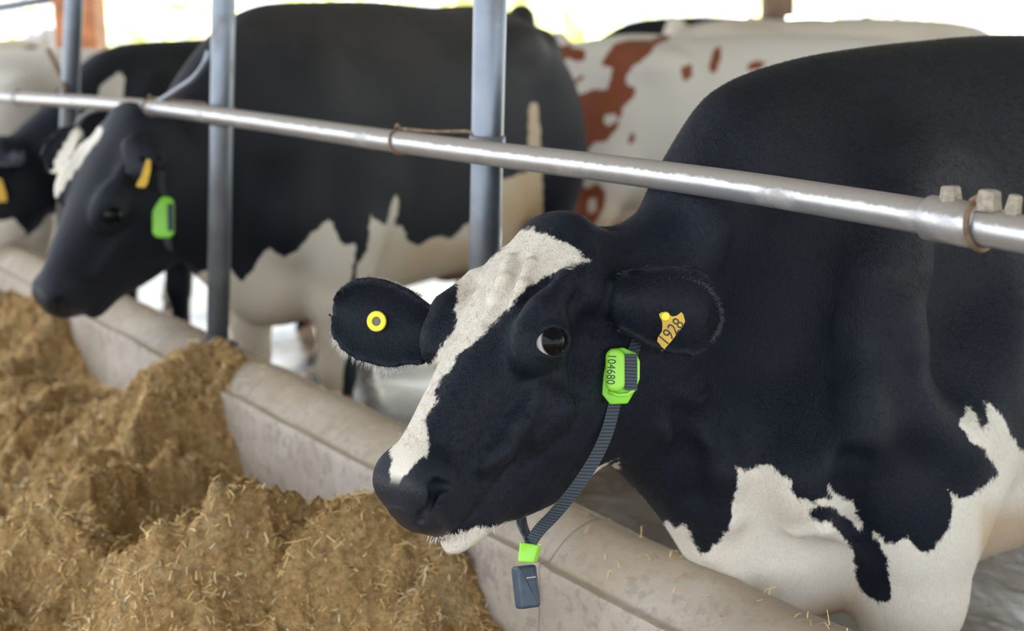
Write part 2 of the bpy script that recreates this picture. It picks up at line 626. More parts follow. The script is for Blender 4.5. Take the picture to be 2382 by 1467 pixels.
def loft(rows, e=2.3):
    """rows: t, top, bottom, half-width at top, half-width at bottom, lateral centre"""
    R = sorted(rows, key=lambda r: r[0])
    D = dense(R)

    def f(P):
        t = P[:, 0]
        tc = np.clip(t, D[0, 0], D[0, -1])
        top, bot, hT, hB, cy = [np.interp(tc, D[0], D[i]) for i in range(1, 6)]
        zc, hh = (top + bot) / 2, np.maximum((top - bot) / 2, 0.004)
        dz, dy = P[:, 2] - zc, P[:, 1] - cy
        v = dz / hh
        hw = np.maximum(hB + (hT - hB) * (0.5 + 0.5 * np.clip(v, -1, 1)), 0.004)
        u = dy / hw
        q = (np.abs(u) ** e + np.abs(v) ** e) ** (1 / e) + 1e-6
        r = np.sqrt(dz * dz + dy * dy)
        d = np.where(q < 0.3, -0.7 * np.minimum(hw, hh), r - r / q) * 0.85
        dt = np.abs(t - tc)
        return np.where(dt > 0, np.sqrt(dt ** 2 + np.maximum(d, 0) ** 2) + np.minimum(d, 0) * 0, d)
    lo = np.array([D[0, 0], (D[5] - np.maximum(D[3], D[4])).min(), D[2].min()])
    hi = np.array([D[0, -1], (D[5] + np.maximum(D[3], D[4])).max(), D[1].max()])
    return f, lo, hi


def ell(c, r, R=None):
    c, r = np.array(c, float), np.array(r, float)

    def f(P):
        q = P - c
        if R is not None: q = q @ R
        k0 = np.sqrt(((q / r) ** 2).sum(1)) + 1e-9
        k1 = np.sqrt(((q / (r * r)) ** 2).sum(1)) + 1e-9
        return k0 * (k0 - 1) / k1
    m = r.max() if R is not None else r
    return f, c - m, c + m


def cone(a, ra, b, rb, flat=None):
    a, b = np.array(a, float), np.array(b, float)

    def f(P):
        ab = b - a
        h = np.clip(((P - a) @ ab) / (ab @ ab), 0, 1)
        q = P - a - h[:, None] * ab
        return np.sqrt((q * q).sum(1)) - (ra + (rb - ra) * h)
    m = max(ra, rb)
    return f, np.minimum(a, b) - m, np.maximum(a, b) + m


def leaf(a, b, side, wmax, th, cup, prof=None):
    """cupped ear: from a to b, width along 'side', edges curl toward n = cross"""
    a, b = np.array(a, float), np.array(b, float)
    L = np.linalg.norm(b - a)
    x = (b - a) / L
    s = np.array(side, float); s -= x * (s @ x); s /= np.linalg.norm(s)
    n = np.cross(x, s)
    prof = prof or [(0, 0.62), (0.12, 0.74), (0.3, 0.93), (0.5, 1.0), (0.68, 0.98), (0.82, 0.84), (0.92, 0.60), (0.97, .38), (1.0, 0.1)]
    pt, pw = zip(*prof)

    def f(P):
        q = P - a
        t, v, w = (q @ x) / L, q @ s, q @ n
        W = np.interp(t, pt, pw) * wmax
        u = v / np.maximum(W, 0.004)
        curve = cup * np.clip(u * u, 0, 1.5) * np.clip(1.15 - 0.55 * t, 0.2, 1.2)
        d2 = np.maximum(np.abs(v) - W, (np.abs(t - 0.5) - 0.5) * L)
        d1 = np.abs(w - curve) * 0.85 - th * np.clip(1.5 - t * 0.7, 0.7, 1.5)
        return smax(d1, d2, 0.008)
    pad = np.abs(n) * abs(cup) + np.abs(s) * wmax + 0.02
    return f, np.minimum(a, b) - pad, np.maximum(a, b) + pad


class Field:
    def __init__(self):
        self.ops = []

    def add(self, prim, k=0.04, mode='u'):
        self.ops.append((prim[0], np.array(prim[1]), np.array(prim[2]), k, mode))

    def __call__(self, P):
        d = np.full(len(P), 1.0)
        for f, lo, hi, k, mode in self.ops:
            pad = 0.07 + k
            m = np.all((P > lo - pad) & (P < hi + pad), axis=1)
            if not m.any(): continue
            if mode == 'u': d[m] = smin(d[m], f(P[m]), k)
            else: d[m] = smax(d[m], -f(P[m]), k)
        return d

    def bounds(self):
        lo = np.min([o[1] for o in self.ops if o[4] == 'u'], axis=0)
        hi = np.max([o[2] for o in self.ops if o[4] == 'u'], axis=0)
        return lo - 0.05, hi + 0.05


def surface_nets(F, h):
    lo, hi = F.bounds()
    B = 4
    n = (np.ceil((hi - lo) / (h * B)).astype(int) + 1)
    H = h * B
    cx = [lo[i] + np.arange(n[i] + 1) * H for i in range(3)]
    G = np.stack(np.meshgrid(*cx, indexing='ij'), -1).reshape(-1, 3)
    dc = F(G).reshape(n + 1)
    # blocks whose corner values come near the surface
    mn = np.full(tuple(n), 9.0); mx = np.full(tuple(n), -9.0)
    for a in (0, 1):
        for b in (0, 1):
            for c in (0, 1):
                q = dc[a:a + n[0], b:b + n[1], c:c + n[2]]
                mn = np.minimum(mn, q); mx = np.maximum(mx, q)
    act = (mn < H * 1.3) & (mx > -H * 1.3)
    N = n * B + 1
    D = np.where(np.repeat(np.repeat(np.repeat((mn + mx) * 0.5, B, 0), B, 1), B, 2) > 0, 1.0, -1.0).astype(np.float32)
    D = np.pad(D, ((0, 1), (0, 1), (0, 1)), mode='edge')
    ab = np.argwhere(act)
    off = np.stack(np.meshgrid(*[np.arange(B + 1)] * 3, indexing='ij'), -1).reshape(-1, 3)
    flat = np.zeros(tuple(N), bool)
    for o in off:
        q = ab * B + o
        flat[q[:, 0], q[:, 1], q[:, 2]] = True
    idx = np.argwhere(flat)
    for i in range(0, len(idx), 400000):
        q = idx[i:i + 400000]
        D[q[:, 0], q[:, 1], q[:, 2]] = F(lo + q * h)
    S = D < 0
    cnt = np.zeros(tuple(N - 1), np.int8)
    for a in (0, 1):
        for b in (0, 1):
            for c in (0, 1):
                cnt += S[a:a + N[0] - 1, b:b + N[1] - 1, c:c + N[2] - 1]
    cells = np.argwhere((cnt > 0) & (cnt < 8))
    vid = np.full(tuple(N - 1), -1, np.int32)
    vid[cells[:, 0], cells[:, 1], cells[:, 2]] = np.arange(len(cells))
    acc = np.zeros((len(cells), 3)); num = np.zeros(len(cells))
    corners = [(a, b, c) for a in (0, 1) for b in (0, 1) for c in (0, 1)]
    for i, c0 in enumerate(corners):
        for c1 in corners[i + 1:]:
            if sum(abs(x - y) for x, y in zip(c0, c1)) != 1: continue
            q0, q1 = cells + c0, cells + c1
            d0 = D[q0[:, 0], q0[:, 1], q0[:, 2]]; d1 = D[q1[:, 0], q1[:, 1], q1[:, 2]]
            m = (d0 < 0) != (d1 < 0)
            t = np.where(m, d0 / np.where(m, d0 - d1, 1), 0)
            acc[m] += np.array(c0) + t[m, None] * (np.array(c1) - np.array(c0))
            num[m] += 1
    V = lo + (cells + acc / num[:, None]) * h
    faces = []
    for ax in range(3):
        u, w = (ax + 1) % 3, (ax + 2) % 3
        sl0 = [slice(1, N[i] - 1) for i in range(3)]; sl1 = list(sl0)
        sl0[ax] = slice(0, N[ax] - 1); sl1[ax] = slice(1, N[ax])
        a, b = S[tuple(sl0)], S[tuple(sl1)]
        e = np.argwhere(a != b)
        base = np.array([1, 1, 1]); base[ax] = 0
        inside = a[e[:, 0], e[:, 1], e[:, 2]]
        e = e + base
        eu = np.zeros(3, int); eu[u] = 1
        ew = np.zeros(3, int); ew[w] = 1
        g = lambda q: vid[q[:, 0], q[:, 1], q[:, 2]]
        v0, v1, v2, v3 = g(e - eu - ew), g(e - ew), g(e), g(e - eu)
        Q = np.stack([v0, v1, v2, v3], 1)
        Q[~inside] = Q[~inside][:, ::-1]
        faces.append(Q)
    Fq = np.concatenate(faces)
    Fq = Fq[(Fq >= 0).all(1)]
    return V, Fq


def grad(F, P, e=0.002):
    g = np.zeros_like(P)
    for i in range(3):
        o = np.zeros(3); o[i] = e
        g[:, i] = F(P + o) - F(P - o)
    return g / (2 * e)


def poly_sd(Q, poly):
    """signed distance (positive inside) of points to a polygon"""
    P = np.array(poly, float)
    d = np.full(len(Q), 1e9)
    ins = np.zeros(len(Q), bool)
    n = len(P)
    for i in range(n):
        a, b = P[i], P[(i + 1) % n]
        ab = b - a
        t = np.clip(((Q - a) @ ab) / (ab @ ab + 1e-9), 0, 1)
        d = np.minimum(d, ((Q - a - t[:, None] * ab) ** 2).sum(1))
        c = ((a[1] > Q[:, 1]) != (b[1] > Q[:, 1])) & (Q[:, 0] < (b[0] - a[0]) * (Q[:, 1] - a[1]) / (b[1] - a[1] + 1e-12) + a[0])
        ins ^= c
    d = np.sqrt(d)
    return np.where(ins, d, -d)


class Frame:
    """cow frame: x forward, y to its left, z up, origin on the floor under the withers"""
    def __init__(self, X, Y, back_dir, scale=1.0):
        b = np.array([back_dir[0], back_dir[1], 0.0]); b /= np.linalg.norm(b)
        self.o = np.array([X, Y, 0.0]); self.fw = -b; self.lf = np.array([b[1], -b[0], 0.0]); self.s = scale
        self.R = np.stack([self.fw, self.lf, [0, 0, 1.0]], 1) * scale

    def w(self, P): return np.asarray(P) @ self.R.T + self.o
    def l(self, P): return (np.asarray(P) - self.o) @ np.linalg.inv(self.R).T
    def dl(self, d):
        q = np.asarray(d, float) @ np.linalg.inv(self.R).T
        return q / np.linalg.norm(q)

    def matrix(self):
        M = Matrix.Identity(4)
        for i in range(3):
            for j in range(3): M[i][j] = self.R[i, j]
            M[i][3] = self.o[i]
        return M


EYE = np.array([.205, .112, -.040])
EYE_DIR = np.array([.30, .85, .30]) / np.linalg.norm([.30, .85, .30])


def head_field():
    H = Field()
    rows = [(-0.065, -0.075, -0.11, .03, .03, 0), (-0.04, -0.036, -0.17, .06, .055, 0), (0.0, -.012, -.25, .082, .068, 0), (.06, .004, -.315, .098, .078, 0), (.12, .009, -.345, .106, .082, 0), (.18, .006, -.350, .106, .080, 0),
            (.235, .000, -.338, .095, .072, 0), (.29, -.006, -.315, .079, .061, 0), (.345, -.012, -.280, .065, .052, 0), (.39, -.018, -.243, .057, .045, 0),
            (.43, -.022, -.208, .054, .042, 0), (.46, -.030, -.178, .051, .039, 0), (.482, -.046, -.152, .043, .033, 0), (.497, -.07, -.12, .022, .02, 0)]
    H.add(loft(rows, 2.5), 0.01)
    H.add(ell((-.002, 0, -.030), (.045, .060, .03)), 0.04)                     # poll
    for s in (1, -1):
        e = EYE_DIR * np.array([1, s, 1]); c = EYE * np.array([1, s, 1])
        t1 = np.array([.82, 0, .57]); t1 = t1 - e * (e @ t1); t1 /= np.linalg.norm(t1)
        t2 = np.cross(t1, e)
        E = np.stack([t1, e, t2], 1)
        H.add(ell((.20, s * .093, -.038), (.060, .030, .046)), 0.03)          # orbit
        H.add(ell((.17, s * .055, -.19), (.10, .033, .085)), 0.04)            # cheek muscle
        H.add(cone((.25, s * .080, -.115), .014, (.36, s * .056, -.115), .010), 0.03)   # facial crest
        H.add(ell((.448, s * .036, -.064), (.038, .025, .035)), 0.02)         # nostril wing
        H.add(ell((.06, s * .083, -.06), (.05, .03, .04)), 0.04)              # ear base swelling
        H.add(cone((.10, s * .098, -.020), .012, (.17, s * .100, -.008), .014), 0.03)   # brow
        H.add(ell(c, (.0325, .0275, .0275), E), 0.012)                        # lids
        H.add(ell(c + e * .022, (.0265, .022, .0175), E), 0.005, 's')         # opening between the lids
    H.add(ell((.450, 0, -.090), (.042, .045, .050)), 0.03)                    # muzzle pad
    H.add(ell((.415, 0, -.192), (.066, .036, .026)), 0.03)                    # lower lip and chin
    for s in (1, -1):
        H.add(cone((.485, s * .028, -.155), .003, (.41, s * .053, -.155), .003), 0.010, 's')     # mouth
        H.add(cone((.41, s * .053, -.155), .003, (.34, s * .055, -.155), .002), 0.010, 's')
        H.add(cone((.458, s * .053, -.060), .0095, (.496, s * .030, -.094), .0075), 0.007, 's')  # nostril
        H.add(cone((.458, s * .053, -.060), .009, (.447, s * .061, -.074), .005), 0.007, 's')
        H.add(cone((.28, s * .09, -.175), .008, (.38, s * .07, -.165), .004), 0.03, 's')
    return H


def make_cow(name, fr, poll, L, Wd, hs, rows, h, ears=None, legs=True, refine=False, extra=None, length=1.0, leg_shift=0.0):
    """poll in cow coordinates, L and Wd (poll to muzzle, to its left) in cow coordinates"""
    L = np.array(L, float); L /= np.linalg.norm(L)
    Wd = np.array(Wd, float); Wd -= L * (Wd @ L); Wd /= np.linalg.norm(Wd)
    Dn = np.cross(L, Wd)
    HR = np.stack([L, Wd, Dn], 1)
    poll = np.array(poll, float)
    to_h = lambda P: (P - poll) @ HR / hs
    fr_h = lambda q: np.asarray(q, float) * hs @ HR.T + poll
    HF = head_field()
    F = Field()
    F.add(loft(rows, 2.25), 0.02)
    lx = lambda x: x * length
    for s in (1, -1):
        # shoulder blade, point of shoulder, triceps
        F.add(ell((lx(-.02), s * .15, 1.06), (.16, .08, .25)), 0.12)
        F.add(ell((lx(.13), s * .15, .88), (.11, .085, .14)), 0.07)
        F.add(ell((lx(-.13), s * .205, .92), (.15, .075, .16)), 0.06)
        F.add(ell((lx(-.03), s * .19, .79), (.12, .075, .13)), 0.06)
        # hip, thigh
        F.add(ell((lx(-1.0), s * .22, 1.31), (.11, .06, .06)), 0.10)
        F.add(ell((lx(-1.2), s * .19, 1.02), (.19, .13, .27)), 0.08)
        F.add(cone((lx(-1.38), s * .10, 1.30), .06, (lx(-1.30), s * .18, 1.0), .10), 0.07)
        if legs:
            f0 = leg_shift
            F.add(cone((lx(-.06) + f0, s * .185, .80), .098, (lx(-.055) + f0, s * .175, .60), .078), 0.06)
            F.add(cone((lx(-.055) + f0, s * .175, .60), .078, (lx(-.05) + f0, s * .165, .42), .054), 0.03)
            F.add(ell((lx(-.042) + f0, s * .165, .40), (.056, .05, .065)), 0.03)
            F.add(cone((lx(-.05) + f0, s * .165, .36), .042, (lx(-.055) + f0, s * .165, .17), .036), 0.03)
            F.add(ell((lx(-.05) + f0, s * .165, .14), (.05, .046, .045)), 0.02)
            F.add(cone((lx(-.03) + f0, s * .165, .10), .046, (lx(.0) + f0, s * .165, .035), .055), 0.02)
            F.add(cone((lx(-1.22), s * .215, .90), .14, (lx(-1.24), s * .20, .70), .085), 0.06)
            F.add(cone((lx(-1.24), s * .20, .70), .085, (lx(-1.33), s * .185, .50), .055), 0.04)
            F.add(cone((lx(-1.33), s * .185, .51), .055, (lx(-1.29), s * .185, .17), .038), 0.03)
            F.add(cone((lx(-1.28), s * .185, .14), .048, (lx(-1.24), s * .185, .04), .055), 0.02)
        F.add(ell((lx(-1.02), s * .07, .62), (.17, .09, .13)), 0.05)
    if legs:
        F.add(cone((lx(-1.40), 0, 1.40), .05, (lx(-1.49), 0, 1.20), .03), 0.05)
        F.add(cone((lx(-1.49), 0, 1.20), .03, (lx(-1.50), 0, .75), .02), 0.03)
        F.add(cone((lx(-1.50), 0, .75), .025, (lx(-1.49), 0, .50), .045), 0.03)
    corners = np.array([fr_h((x, y, z)) for x in (-.08, .6) for y in (-.16, .16) for z in (-.31, .07)])
    F.add((lambda P: HF(to_h(P)) * hs, corners.min(0), corners.max(0)), 0.035)
    if ears is None:
        ears = [(fr_h((.045, s * .085, -.06)), fr_h((.0, s * .285, -.10)), HR @ np.array([.9, 0, .45 * 1]), .055, s) for s in (1, -1)]
    for e in ears:
        F.add(leaf(e[0], e[1], e[2], e[3], .0075, -0.032 * e[4]), 0.012)
    if extra: extra(F, fr)
    V, Q = surface_nets(F, h)
    me = bpy.data.meshes.new(name)
    fill_mesh(me, V, Q)
    if refine:
        bm = bmesh.new(); bm.from_mesh(me)
        hl = to_h(V)
        inside = (hl[:, 0] > -.09) & (hl[:, 0] < .6) & (np.abs(hl[:, 1]) < .15) & (hl[:, 2] > -.2) & (hl[:, 2] < .06)
        bm.verts.ensure_lookup_table()
        es = [e for e in bm.edges if inside[e.verts[0].index] and inside[e.verts[1].index]]
        bmesh.ops.subdivide_edges(bm, edges=es, cuts=1, use_grid_fill=True)
        big = [f for f in bm.faces if len(f.verts) > 4]
        bmesh.ops.triangulate(bm, faces=big)
        bm.to_mesh(me); bm.free()
        V = np.empty(len(me.vertices) * 3); me.vertices.foreach_get('co', V); V = V.reshape(-1, 3)
    if refine:      # pull the finer head vertices back onto the surface
        q = to_h(V)
        sel = (q[:, 0] > -.10) & (q[:, 0] < .6) & (np.abs(q[:, 1]) < .16) & (q[:, 2] > -.22) & (q[:, 2] < .08)
        for it in range(2):
            X = V[sel]
            d = F(X); g = grad(F, X, 0.0015); gn = np.linalg.norm(g, axis=1) + 1e-6
            step = np.clip(d / np.maximum(gn, 0.4), -h * 0.6, h * 0.6)
            V[sel] = X - g / gn[:, None] * step[:, None]
    me.vertices.foreach_set('co', V.astype(np.float32).ravel()); me.update()
    g = np.empty(len(V) * 3, np.float32)
    me.vertex_normals.foreach_get('vector', g)
    g = g.reshape(-1, 3).astype(float)
    me.polygons.foreach_set('use_smooth', np.ones(len(me.polygons), bool))
    ob = bpy.data.objects.new(name, me)
    COL.objects.link(ob)
    ob.matrix_basis = fr.matrix()
    return dict(ob=ob, V=V, N=g, fr=fr, to_h=to_h, fr_h=fr_h, HR=HR, hs=hs, F=F, poll=poll)


def set_attr(ob, name, arr):
    a = ob.data.attributes.new(name, 'FLOAT', 'POINT')
    a.data.foreach_set('value', np.asarray(arr, np.float32))


def paint_coat(c, white_px, black_px=(), other=None, mirror_head=True, region=None, white_base=False):
    """coat markings fixed to the skin: outlines of the patches on the side that was photographed, 'other' gives the far side"""
    V, fr = c['V'], c['fr']
    Wp = fr.w(V)
    Nw = c['N'] @ (fr.R / fr.s).T
    toc = CAMP - Wp; toc /= np.linalg.norm(toc, axis=1)[:, None]
    facing = (Nw * toc).sum(1)
    px, dep = proj(Wp)
    hl = c['to_h'](V)
    ishead = (hl[:, 0] > -.06) & (hl[:, 0] < .62) & (np.abs(hl[:, 1]) < .19) & (hl[:, 2] > -.33)

    def sdf(q):
        s = np.full(len(q), -400.0)
        for P in white_px: s = np.maximum(s, poly_sd(q, P))
        for P in black_px: s = np.minimum(s, -poly_sd(q, P))
        return s
    sd = sdf(px) * dep / FPX
    back = facing < -0.05
    o = other(V) if other is not None else np.full(len(V), -0.2)
    if mirror_head:
        m = hl.copy(); m[:, 1] *= -1
        mw = fr.w(c['fr_h'](m))
        pm, dm = proj(mw)
        o = np.where(ishead, np.maximum(sdf(pm) * dm / FPX, -0.2), o)
    sd = np.where(back, o, sd)
    sd = np.clip(sd, -0.2, 0.2)
    if white_base: sd = -sd
    set_attr(c['ob'], 'white', sd)
    return hl, ishead, facing


def common_attrs(c, hl, nose_from=0.452, tan=None, pink=None):
    V = c['V']
    set_attr(c['ob'], 'dust', np.clip((V[:, 2] - 1.02) / 0.3, 0, 1) * np.clip((0.36 - V[:, 0]) / 0.2, 0, 1))
    nose = np.clip((hl[:, 0] - nose_from) / 0.012, 0, 1) * np.clip((hl[:, 2] + 0.152) / 0.01, 0, 1) * (np.abs(hl[:, 1]) < 0.1) * (hl[:, 0] < 0.62)
    nose *= np.clip((0.03 + (hl[:, 0] - nose_from) * 1.6 - (np.abs(hl[:, 1]) - 0.045) * 0.6) / 0.01, 0, 1)
    set_attr(c['ob'], 'nose', nose)
    pk = np.zeros(len(V)) if pink is None else pink
    ud = np.clip((0.68 - V[:, 2]) / 0.1, 0, 1) * np.clip((-0.75 - V[:, 0]) / 0.08, 0, 1) * np.clip((V[:, 0] + 1.2) / 0.06, 0, 1)
    ud *= np.clip((0.17 - np.abs(V[:, 1])) / 0.02, 0, 1)
    set_attr(c['ob'], 'pink', np.clip(np.maximum(pk, ud * 0.8), 0, 1))
    set_attr(c['ob'], 'tan', np.zeros(len(V)) if tan is None else tan)


# --------------------------------------------------------------- eyes
def eye_material():
    m = NT('cow_eye')
    a = m.attr('iris').outputs['Fac']
    c = m.ramp(a, [(0.0, (0.66, 0.62, 0.66)), (0.46, (0.62, 0.56, 0.58)), (0.53, (0.008, 0.006, 0.005)), (0.8, (0.004, 0.004, 0.005)), (1.0, (0.002, 0.003, 0.005))])
    m.set(Base_Color=c, Roughness=0.07)
    m.b.inputs['Specular IOR Level'].default_value = 0.14
    return m.m


EYE_MAT = eye_material()


def add_eyes(c, r=0.0265, sides=(1, -1), seg=28, iris=2.1):
    for s in sides:
        k = np.array([1, s, 1])
        ctr = c['fr'].w(c['fr_h'](EYE * k))
        rr = r * c['hs'] * c['fr'].s
        look = EYE_DIR * k + np.array([-.24, -.03, -.14])
        out = c['fr'].w(c['fr_h'](EYE * k + look)) - ctr
        out /= np.linalg.norm(out)
        V, Fc, A = [], [], []
        ref = np.array([0, 0, 1.0]); u = np.cross(out, ref); u /= np.linalg.norm(u); w = np.cross(out, u)
        for i in range(seg + 1):
            th = math.pi * i / seg
            for k in range(seg):
                a = 2 * math.pi * k / seg
                V.append(ctr + rr * (math.cos(th) * out + math.sin(th) * (math.cos(a) * u + math.sin(a) * w)))
                A.append(1.0 - th / iris)
        for i in range(seg):
            for k in range(seg):
                l = (k + 1) % seg
                Fc.append((i * seg + k, (i + 1) * seg + k, (i + 1) * seg + l, i * seg + l))
        ob = new_mesh_object('eye', V, Fc, EYE_MAT, c['ob'])
        set_attr(ob, 'iris', np.clip(A, 0, 1))


def text_mesh(name, body, size, mat, parent, origin, xdir, ydir, extrude=0.0004, squash=1.0):
    cu = bpy.data.curves.new(name, 'FONT')
    cu.body = body; cu.size = size; cu.align_x = 'CENTER'; cu.align_y = 'CENTER'; cu.extrude = extrude
    tmp = bpy.data.objects.new(name, cu)
    me = bpy.data.meshes.new_from_object(tmp)
    bpy.data.objects.remove(tmp)
    me.name = name
    x, y = np.array(xdir, float), np.array(ydir, float)
    x /= np.linalg.norm(x); y -= x * (x @ y); y /= np.linalg.norm(y); z = np.cross(x, y)
    for v in me.vertices:
        q = np.array(origin) + x * v.co.x * squash + y * v.co.y + z * v.co.z
        v.co = Vector(q)
    me.materials.append(mat)
    ob = bpy.data.objects.new(name, me)
    COL.objects.link(ob)
    set_parent(ob, parent)
    return ob


def march(c, px, py, y0=1.0, y1=3.2, lift=0.0):
    """where the sight line of a traced mark meets the cow's skin"""
    Ys = np.arange(y0, y1, 0.003)
    r = ray(px, py)
    P = CAMP + r[None, :] * (Ys / r[1])[:, None]
    d = c['F'](c['fr'].l(P))
    i = int(np.argmax(d < 0.002))
    return P[i] - r * (lift / np.linalg.norm(r)), i > 0


# ================================================================= the near cow
FR1 = Frame(.58 * .82, 2.42 * .82, NV)
ROWS1 = [(.56, 1.13, .99, .05, .05, -.03), (.51, 1.15, .93, .075, .07, -.025), (.47, 1.163, .895, .088, .075, -.015), (.405, 1.19, .852, .092, .078, 0), (.336, 1.222, .785, .098, .085, 0), (.282, 1.30, .72, .11, .095, 0),
         (.20, 1.382, .61, .135, .125, 0), (.11, 1.408, .53, .15, .17, 0), (0, 1.425, .525, .165, .205, 0), (-.2, 1.441, .54, .20, .26, 0), (-.45, 1.452, .55, .25, .31, 0), (-.8, 1.44, .56, .29, .34, 0),
         (-1.05, 1.445, .63, .28, .30, 0), (-1.28, 1.42, .74, .22, .24, 0), (-1.42, 1.33, .88, .12, .14, 0), (-1.47, 1.2, 1.0, .05, .05, 0)]
Lw, Ww = np.array([-.487, -.640, -.598]), np.array([.735, -.662, .135])
poll1 = FR1.l(np.array([.044, 1.72, 1.205]))
e1 = lambda px, py, Y: FR1.l(at(px, py, Y))
ears1 = [(e1(1418, 700, 1.645), e1(1684, 742, 1.70), FR1.dl((.02, -.25, -1)), .060, 1),
         (e1(1015, 775, 1.74), e1(772, 712, 1.76), FR1.dl((-.25, .1, 1)), .060, 1)]


def skin_folds(F, fr):
    """muscle edges, neck folds and forehead creases laid on the near cow's skin before it is meshed"""
    c = dict(F=F, fr=fr)
    ops = []

    def path(pts, r, sink, k, mode='u', y0=1.0):
        P = [march(c, x, y, y0, 3.2, lift=-sink)[0] for x, y in pts]
        Q = [fr.l(q) for q in P]
        for a, b in zip(Q[:-1], Q[1:]):
            ops.append((cone(a, r, b, r), k, mode))
    # folds down the side of the neck
    path([(1640, 920), (1592, 945), (1560, 985), (1566, 1010)], .012, .008, .030)
    path([(1566, 1010), (1630, 1030), (1660, 1100), (1662, 1200)], .010, .007, .030)
    path([(1745, 640), (1742, 760), (1738, 900)], .014, .012, .035)
    path([(1650, 480), (1668, 540), (1672, 600)], .016, .012, .040)
    path([(1690, 1020), (1705, 1100), (1700, 1200), (1660, 1290)], .010, .008, .03)
    path([(1590, 965), (1600, 1060), (1610, 1160)], .010, -.004, .04, 's')
    # shoulder blade edge and the hollow in front of it
    path([(2075, 520), (2010, 640), (1940, 760), (1905, 850)], .026, .018, .07)
    path([(1905, 850), (1950, 930), (1985, 1000)], .030, .022, .07)
    path([(1850, 560), (1830, 700), (1815, 860), (1850, 960)], .030, -.020, .12, 's')
    path([(2150, 640), (2130, 800), (2150, 930), (2230, 1010)], .030, .022, .07)
    path([(2290, 560), (2280, 700), (2265, 850)], .028, -.020, .12, 's')
    path([(1985, 1080), (1975, 1150), (1990, 1240)], .016, -.004, .03, 's')
    # brisket folds
    for x in (1672, 1690, 1712):
        path([(x, 1290), (x + 8, 1340), (x + 20, 1385)], .006, .003, .012)
    path([(1850, 1235), (1920, 1225), (1965, 1250)], .008, .004, .02)
    # forehead creases, veins of the face
    path([(1212, 598), (1195, 650), (1172, 700), (1140, 745)], .006, -.002, .012, 's')
    path([(1185, 600), (1172, 650), (1150, 690)], .005, .002, .012)
    path([(1232, 610), (1216, 665), (1196, 710)], .005, .002, .012)
    path([(1250, 905), (1210, 985), (1170, 1050), (1130, 1080)], .007, .003, .02)
    path([(1330, 880), (1300, 950), (1250, 1010)], .010, .004, .03)
    path([(1375, 760), (1360, 830), (1345, 900)], .010, -.003, .03, 's')
    for o in ops: F.add(*o)


cow1 = make_cow('dairy_cow', FR1, poll1, FR1.dl(Lw), FR1.dl(Ww), .877, ROWS1, 0.0065, ears=ears1, refine=True, extra=skin_folds)


def cr1(pts):   # head crop to photograph pixels
    return [(740 + .6545 * x, 480 + .6545 * y) for x, y in pts]


def cr5(pts):
    return [(1400 + .4546 * x, 800 + .4546 * y) for x, y in pts]


BLAZE = cr1([(600, 190), (520, 235), (490, 262), (500, 300), (485, 360), (495, 420), (450, 480), (395, 560), (375, 630), (335, 690), (285, 790), (255, 890), (262, 1010), (300, 965), (385, 880), (395, 840), (385, 760),
             (420, 690), (440, 600), (500, 530), (560, 480), (640, 400), (690, 350), (740, 290), (830, 230), (965, 195), (930, 165), (880, 128), (800, 95), (760, 82), (720, 90), (680, 112), (640, 150)])
CHIN = [(975, 1275), (1050, 1243), (1110, 1227), (1160, 1221), (1228, 1204), (1260, 1240), (1150, 1320), (970, 1320)]
THROAT = [(1355, 1125), (1385, 1086), (1420, 1082), (1438, 1070), (1440, 1086), (1405, 1125)]
CHEST = cr5([(690, 620), (720, 640), (770, 625), (850, 610), (900, 640), (940, 690), (980, 700), (970, 740), (1000, 790), (1100, 795), (1180, 790), (1150, 740), (1165, 718), (1185, 770), (1240, 790), (1285, 800), (1300, 870), (1335, 930), (1322, 948),
             (1280, 900), (1215, 860), (1190, 835), (1100, 820), (1060, 840), (1040, 870), (1080, 905), (1180, 900), (1190, 940), (1250, 990), (1275, 1040), (1295, 1130), (1325, 1270), (1372, 1500), (1372, 1700), (300, 1700), (200, 1000), (330, 905), (370, 930), (430, 920), (460, 1000), (500, 1070), (540, 1060),
             (610, 1010), (650, 930), (680, 800), (690, 720)])
LEGW = cr5([(1380, 950), (1450, 1010), (1500, 1030), (1530, 1000), (1570, 980), (1590, 1020), (1660, 1055), (1700, 1050), (1720, 1010), (1750, 980), (1790, 900), (1785, 800), (1770, 745), (1830, 780), (1890, 770), (1940, 730), (2000, 700), (2020, 660),
            (1990, 600), (1940, 530), (1870, 470), (1820, 400), (1850, 360), (1870, 325), (1920, 350), (1940, 420), (1965, 460), (1975, 380), (1955, 285), (2000, 310), (2050, 380), (2090, 450), (2120, 520), (2170, 565), (2300, 640), (2600, 800), (2600, 1900), (1340, 1900), (1330, 1270), (1400, 1300), (1450, 1335), (1478, 1290),
            (1470, 1180), (1450, 1080)])
LEGB = cr5([(1872, 1380), (1890, 1330), (1900, 1310), (1990, 1330), (1990, 1600), (1875, 1600)])


def far1(V):
    return np.where(V[:, 0] < 0.35, 0.78 - V[:, 2] + 0.08 * fbm(V, 5, 2, 3), -0.2)


